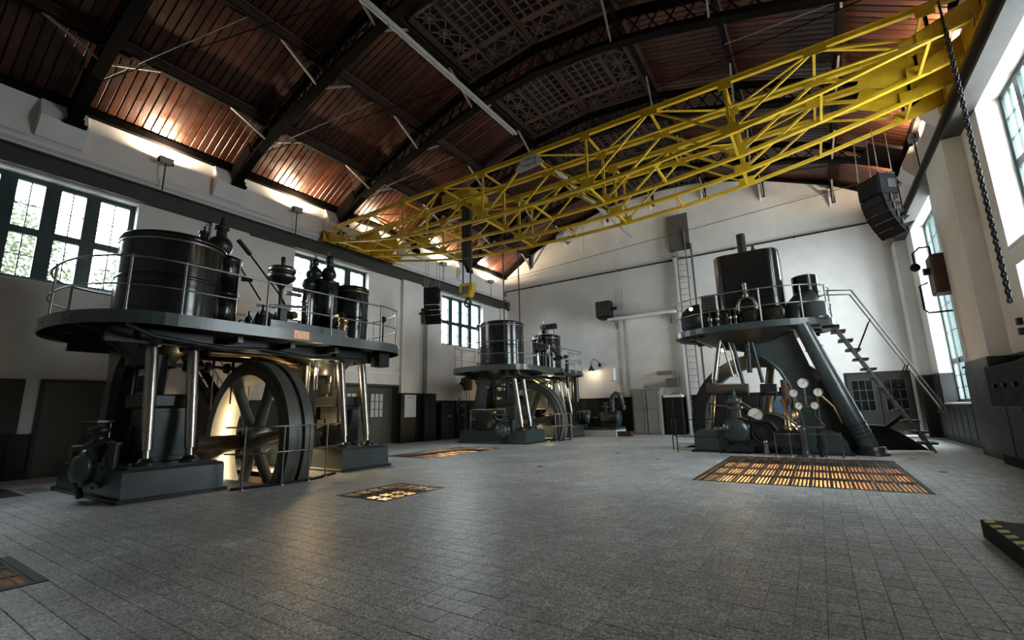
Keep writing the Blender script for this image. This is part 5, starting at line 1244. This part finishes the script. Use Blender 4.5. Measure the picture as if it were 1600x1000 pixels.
# left polished raking column and clutch drums
B(MB().cyl((-2.72, 14.75, .62), (-2.50, 14.75, 2.05), .06, .06, 16).cyl((-2.50, 14.75, 2.05), (-2.22, 14.9, 3.4), .085, .06, 16), 'polished_column', st)
B(MB().cyl((-2.25, 14.9, 3.4), (-1.98, 14.75, 2.1), .035, n=10), 'valve_rod', st); B(MB().cyl((-2.05, 14.9, 3.4), (-1.86, 14.8, 2.1), .03, n=10), 'valve_rod', st)
B(MB().cyl((-2.72, 14.72, 1.78), (-1.62, 14.72, 1.72), .17, n=22), 'oil_tank', 'rail_beam')
B(MB().cyl((-1.32, 14.72, 1.70), (-.92, 14.72, 1.68), .17, n=20), 'oil_tank', dk)
B(MB().cyl((-.72, 14.72, .75), (-.74, 14.75, 1.95), .08, n=14).cyl((-.74, 14.72, 1.3), (-.74, 14.72, 1.75), .13, n=16), 'strainer', 'rust_brown')
for x in (-1.75, -1.25): B(MB().cyl((x, 14.8, 1.9), (x-.2, 14.9, 3.4), .05, n=10), 'connecting_rod', dk)
B(MB().cyl((-1.55, 14.85, 2.2), (-1.5, 14.85, 3.4), .07, n=12).sph((-1.55, 14.85, 2.7), .12, 12).sph((-1.53, 14.85, 3.0), .10, 12), 'valve_spindle', dk)
# front pump: round cover with neck
pm = B(MB().lathe([(.40, .3), (.40, .05), (.36, .02), (.33, 0), (.33, 0), (.30, -.06), (.16, -.12), (.01, -.13)], (-1.98, 14.25, .58), 'y', 36), 'pump_body', g)
for k in range(10): B(MB().cyl((-1.98+.37*cos(k*pi/5), 14.22, .58+.37*sin(k*pi/5)), (-1.98+.37*cos(k*pi/5), 14.28, .58+.37*sin(k*pi/5)), .03, n=6), 'bolt', dk, pm)
B(MB().lathe([(.16, .80), (.13, .95), (.13, 1.18), (.13, 1.18), (.20, 1.19), (.20, 1.25), (.20, 1.25), (.11, 1.26), (.11, 1.34), (.19, 1.35), (.19, 1.48), (.08, 1.50), (.05, 1.62), (.03, 1.74), (.01, 1.75)], (-1.98, 14.4, 0), 'z', 24), 'pump_neck', g, pm)
B(MB().bx(-2.3, -1.6, 14.1, 14.7, .05, .22, .03), 'pump_foot', dk, pm)
for z, r_ in ((.24, .16), (.15, .2)): B(MB().cyl((-1.98, 14.35, z-.05), (-1.98, 14.35, z+.03), r_, n=18), 'pump_flange', dk, pm)
B(MB().cyl((-2.75, 14.45, 1.35), (-1.75, 14.45, 1.22), .035, n=8), 'pump_lever', st, pm)
# fan-shaped gear cover
fan = [(-1.75, .18)]+[(-1.22+.78*cos(a), .18+.86*sin(a)) for a in [pi*.78-i*pi*.70/10 for i in range(11)]]+[(-.42, .18)]
gc = B(MB().prism(fan, 'xz', 14.3, 14.62), 'gear_cover', g)
B(MB().lathe([(.30, 0), (.30, -.08), (.22, -.10), (.20, -.02)], (-1.35, 14.3, .55), 'y', 28).cyl((-1.35, 14.14, .55), (-1.35, 14.3, .55), .12, n=18), 'bearing_cover', dk, gc)
B(MB().tube([(-1.7, 14.2, 1.0), (-1.45, 14.15, .86), (-1.15, 14.15, .86), (-1.0, 14.2, .62)], .04, 8), 'oil_pipe', dk, gc)
B(MB().lathe([(.07, 0), (.06, .25), (.09, .28), (.04, .36)], (-1.3, 14.15, .0), 'z', 12), 'drain_cock', st, gc)
B(MB().tube([(-1.2, 14.28, 1.08), (-.85, 14.25, 1.0), (-.55, 14.25, .78), (-.42, 14.25, .3), (-.40, 14.25, .02)], .028, 8), 'guard_tube', 'rail_steel', gc)
def gauge(x, y, z, r, par, tint='gauge_white', needle=.8):
    gg = B(MB().lathe([(r, .05), (r*1.08, .03), (r*1.10, -.03), (r*.98, -.045), (r*.96, -.03)], (x, y, z), 'y', 24), 'gauge_case', 'iron_black' if tint == 'gauge_white' else 'bronze', par)
    B(MB().lathe([(.002, -.028), (r*.97, -.028)], (x, y, z), 'y', 24), 'gauge_dial', tint, gg)
    B(MB().obox((x-r*.25*cos(needle), y-.032, z-r*.25*sin(needle)), (x+r*.75*cos(needle), y-.032, z+r*.75*sin(needle)), .008, .016, (0, 1, 0)), 'gauge_needle', 'iron_black', gg)
    m = MB()
    for k in range(11):
        a = RAD(-40+k*26); m.obox((x+r*.75*cos(a), y-.031, z+r*.75*sin(a)), (x+r*.88*cos(a), y-.031, z+r*.88*sin(a)), .004, .010, (0, 1, 0))
    B(m, 'gauge_marks', 'iron_black', gg)
    return gg
gauge(-1.47, 14.2, 1.02, .19, t, needle=.6)
# platform
po = outline(-1.5, 2.22, 15.6, 15.9, 1.35); po = outline(-1.5, 2.20, 15.75, 16.25, 1.35)
pf = B(MB().prism(po, 'xy', 3.52, 3.58), 'platform_deck', dk)
B(band(MB(), outline(-1.5, 2.22, 15.75, 16.25, 1.37), po, 3.42, 3.60), 'platform_rim', g, pf)
for k in range(0, len(po), 5): B(MB().sph((po[k][0], po[k][1], 3.51), .03, 6), 'rivet', 'rail_steel', pf)
for xx in (-2.9, -2.0, -1.0, -.1): B(MB().bx(xx-.05, xx+.05, 14.7, 17.3, 3.28, 3.42), 'deck_beam', dk, pf)
for yy in (14.9, 15.9, 17.0): B(MB().bx(-3.3, .3, yy-.04, yy+.04, 3.34, 3.42), 'deck_beam', dk, pf)
B(MB().lathe([(.95, 3.05), (1.2, 3.2), (1.5, 3.36), (1.55, 3.42)], (-1.5, 15.8, 0), 'z', 36), 'underside_pan', dk, pf)
rl = outline(-1.5, 2.14, 15.75, 16.25, 1.29, 18)
cut = rl[:]
for z in (4.06, 4.55): B(MB().tube([(x, y, z) for x, y in rl], .02 if z > 4.2 else .016, 8, True), 'handrail', 'rail_steel', pf)
for i in (0, 4, 8, 12, 16, 18, 22, 25, 29, 32, 35):
    x, y = rl[i]; B(MB().cyl((x, y, 3.58), (x, y, 4.56), .022, n=8).sph((x, y, 4.55), .032, 8).sph((x, y, 4.06), .028, 8), 'railing_post', 'rail_steel', pf)
# boxed cylinder jacket with rounded corners, stack pipe
def rrect(x0, x1, y0, y1, r, n=6):
    pts = []
    for cx, cy, a0 in ((x1-r, y1-r, 0), (x0+r, y1-r, pi/2), (x0+r, y0+r, pi), (x1-r, y0+r, 3*pi/2)):
        for i in range(n+1): pts.append((cx+r*cos(a0+pi/2*i/n), cy+r*sin(a0+pi/2*i/n)))
    return pts
jk = B(MB().prism(rrect(-2.27, -.45, 15.1, 16.9, .35), 'xy', 3.58, 5.86, True), 'boxed_cylinder', bk)
B(MB().prism(rrect(-2.25, -.47, 15.12, 16.88, .34), 'xy', 5.861, 5.90, True), 'jacket_lid', dk, jk)
B(MB().cyl((-1.42, 15.6, 5.88), (-1.42, 15.6, 6.62), .13, n=18), 'stack_pipe', dk, jk)
B(MB().cyl((-1.12, 15.6, 5.88), (-1.12, 15.6, 6.08), .06, n=12).cyl((-1.12, 15.6, 6.08), (-1.12, 15.6, 6.2), .04, n=12), 'lid_valve', dk, jk)
# fork and valve gear in front of it
fk = B(MB().tube([(-1.62, 14.95, 3.95), (-1.68, 14.95, 4.15), (-1.60, 14.95, 4.38), (-1.42, 14.95, 4.46), (-1.24, 14.95, 4.38), (-1.16, 14.95, 4.15), (-1.22, 14.95, 3.95)], .05, 10), 'fork', 'rail_steel')
B(MB().lathe([(.08, 4.44), (.10, 4.5), (.06, 4.56), (.06, 4.8), (.08, 4.82), (.04, 4.9), (.01, 4.92)], (-1.42, 14.95, 0), 'z', 16), 'fork_stem', 'rail_steel', fk)
for x, r_, h in ((-2.05, .17, .55), (-1.38, .30, .50), (-.78, .34, .48)):
    B(MB().lathe([(r_*1.1, 3.58), (r_*1.1, 3.63), (r_, 3.65), (r_, 3.58+h*.7), (r_*.7, 3.58+h), (.01, 3.6+h)], (x, 14.95, 0), 'z', 24), 'valve_cover', bk)
for x in (-2.45, -2.25, -1.75, -1.9): B(MB().lathe([(.05, 3.58), (.05, 3.8), (.07, 3.82), (.07, 3.92), (.03, 3.95), (.03, 4.15), (.01, 4.17)], (x, 14.85, 0), 'z', 12), 'lubricator', st)
# left rope disc
B(MB().lathe([(.01, -.06), (.55, -.06), (.58, -.03), (.58, .03), (.55, .06), (.01, .06)], (-2.95, 15.7, 4.0), 'y', 36), 'governor_disc', dk)
B(MB().bx(-2.75, -2.35, 15.3, 15.6, 4.2, 4.75, .02), 'louvred_box', dk)
for k in range(5): B(MB().bx(-2.73, -2.37, 15.27, 15.30, 4.28+k*.09, 4.33+k*.09), 'louvre', 'rail_beam')
B(MB().sph((-3.0, 14.95, 4.30), .055, 10), 'pilot_lamp', 'lamp_glow')
# right cylinder with wound lower jacket
B(MB().lathe([(.30, 4.35), (.34, 4.37), (.34, 4.37), (.34, 5.0), (.34, 5.0), (.28, 5.03), (.01, 5.03)], (.10, 15.9, 0), 'z', 32), 'side_cylinder', bk)
el = B(MB().tube([(-.25, 15.3, 3.62), (-.22, 15.35, 3.95), (-.02, 15.5, 4.2), (.12, 15.7, 4.3)], .30, 20), 'ribbed_elbow', dk)
B(MB().lathe([(.36, 3.58), (.36, 3.66), (.33, 3.68), (.33, 4.0), (.28, 4.06), (.01, 4.06)], (.22, 15.15, 0), 'z', 28), 'receiver', 'engine_green')
# gauge stand at the front
gs = thing('gauge_stand', (-.22, 14.0, 0), 'stand with five white pressure gauges in front of the right engine', 'gauge stand')
def G(m, n, mat, par=None): return m.build(n, mat, par or gs)
G(MB().lathe([(.20, 0), (.20, .03), (.10, .07), (.075, .12), (.07, .60), (.09, .64), (.06, .70)], (-.42, 13.75, 0), 'z', 20), 'pedestal', g)
G(MB().cyl((-.10, 13.85, 0), (-.10, 13.85, .70), .05, n=12).cyl((-.10, 13.85, .22), (-.10, 13.85, .30), .08, n=12), 'pedestal_pipe', dk)
G(MB().bx(-.85, .05, 13.78, 13.90, .70, .735, .005), 'shelf', 'rail_steel')
for x in (-.52, -.02): G(MB().cyl((x, 13.88, .72), (x, 13.88, 1.45), .016, n=8), 'upright', 'rail_steel')
for z in (1.22, 1.45): G(MB().cyl((-.55, 13.88, z), (.03, 13.88, z), .014, n=8), 'crossbar', 'rail_steel')
G(MB().cyl((-.27, 13.88, 1.2), (-.27, 13.88, 1.75), .03, n=10), 'mast', 'rail_steel')
for x, z, r_, tn_, nd in ((-.27, 1.80, .13, 'gauge_white', .7), (-.50, 1.56, .105, 'gauge_white', .9), (.02, 1.56, .105, 'gauge_white', 1.5), (-.43, 1.24, .095, 'gauge_white', .6), (-.09, 1.24, .095, 'gauge_white', 2.2)):
    gg = gauge(x, 13.80, z, r_, gs, tn_, nd)
for x0, x1 in ((-.43, -.5), (-.09, .05)): G(MB().tube([(x0, 13.86, 1.15), (x0-.02, 13.9, 1.0), (x1, 13.9, .75)], .012, 6), 'gauge_pipe', 'rail_steel')
G(MB().tube([(.05, 13.86, 1.5), (.30, 14.0, 1.2), (.42, 14.2, .8)], .02, 6), 'copper_pipe', 'bronze')
# rag and funnel between the legs
tag(MB().prism([(-1.05, 1.02), (-.68, 1.0), (-.66, 1.30), (-.80, 1.52), (-.95, 1.50), (-1.03, 1.3)], 'xz', 14.62, 14.66).build('blue_rag', 'blue_rag'), 'pale blue cloth hanging in the right engine', 'cloth')
fu = thing('oil_funnel', (-.6, 14.5, .62), 'orange-lit metal oil funnel on the right engine bed', 'funnel')
MB().lathe([(.13, .62), (.10, .70), (.06, 1.05), (.05, 1.2), (.12, 1.42)], (-.75, 14.3, .0), 'z', 16).build('cone', 'bronze', fu)
# guard rail before the engine
gr = thing('engine_guard_rail', (-1, 13.9, 0), 'thin steel guard rail around the front of the right engine', 'railing')
for z in (.45, .92): MB().tube([(-3.9, 14.9, z), (-3.55, 14.0, z), (-2.4, 13.95, z)], .014, 6).build('rail', 'iron_black', gr)
for x, y in ((-3.9, 14.9), (-3.55, 14.0), (-2.4, 13.95)): MB().cyl((x, y, 0), (x, y, .94), .016, n=6).build('post', 'iron_black', gr)
for z in (.55,): MB().tube([(-1.05, 13.75, z), (.35, 13.75, z)], .014, 6).build('rail', 'rail_steel', gr)
for x in (-1.05, -.72, .02, .35): MB().cyl((x, 13.75, 0), (x, 13.75, .60), .015, n=6).lathe([(.05, 0), (.04, .03), (.015, .04)], (x, 13.75, 0), 'z', 10).build('post', 'rail_steel', gr)
# ---- stair from the platform down to the right
stp = thing('ship_stair', (1.9, 15.8, 0), 'steep steel stair with twin handrails right of the tall engine', 'stair')
s0, s1 = Vector((.62, 15.9, 3.45)), Vector((2.28, 15.9, .02)); d = s1-s0
for yy in (-.30, .30): MB().obox(s0+Vector((0, yy, 0)), s1+Vector((0, yy, 0)), .02, .06).build('stringer', 'rail_steel', stp)
for k in range(12):
    p = s0+d*((k+.6)/12.4); MB().bx(p.x-.16, p.x+.18, 15.60, 16.20, p.z-.03, p.z+.02).build('tread', 'tread_wood', stp)
for yy in (-.32, .32):
    q = Vector((.42, yy, .92))
    MB().tube([Vector((.55, 15.9+yy, 4.45)), s0+q+Vector((.1, 0, .0)), s1+q-d*.10, s1+q-d*.06+Vector((.04, 0, -.10)), s1+q-d*.08+Vector((-.02, 0, -.22))], .02, 8).build('handrail', 'rail_steel', stp)
    for f in (.25, .62): MB().cyl(s0+d*f+Vector((0, yy, 0)), s0+d*(f+.0)+q, .014, n=6).build('rail_strut', 'iron_black', stp)
MB().bx(.35, .75, 15.5, 16.3, 3.36, 3.44).build('landing', dk, stp)
# toolbox heap behind the stair foot
tb = thing('cast_block', (1.55, 17.0, 0), 'dark cast machine block with lever behind the stair foot', 'machine')
MB().prism([(.95, 0), (2.3, 0), (1.9, .35), (1.5, .62), (1.1, .66)], 'xz', 16.6, 17.4).build('block', 'iron_black', tb)
MB().obox((1.5, 17.0, .55), (2.05, 17.0, 1.0), .08, .10).build('lever', 'iron_black', tb)
# lamps inside the engine
B(MB().sph((-.45, 15.75, .75), .07, 10), 'service_lamp', 'bulb_glow'); point_light('service_lamp_light', (-.45, 15.72, .88), 60, (1, .62, .28), .12, t)
B(MB().sph((-2.3, 15.6, 3.0), .06, 10), 'service_lamp', 'bulb_glow'); point_light('service_lamp_light', (-2.3, 15.6, 2.92), 25, (1, .72, .4), .1, t)

# small loose floor lids
for i, (x, y, lb) in enumerate(((-.35, 11.9, ''),)): pass
for i, (px_, py_) in enumerate(((-5.05, 13.2), (-3.6, 12.1), (-5.6, 9.6), (1.62, 14.1), (1.75, 11.7))):
    tag(MB().lathe([(.002, .002), (.07, .002), (.075, -.004)], (px_, py_, .001), 'z', 16).build('inspection_lid', 'iron_black'), 'small round dark lid set in the floor, %s' % ['left of the right engine', 'left of the large grating', 'in the open floor between the engines', 'right of the large grating, far one', 'right of the large grating, near one'][i], 'lid', 'small lids in the floor')
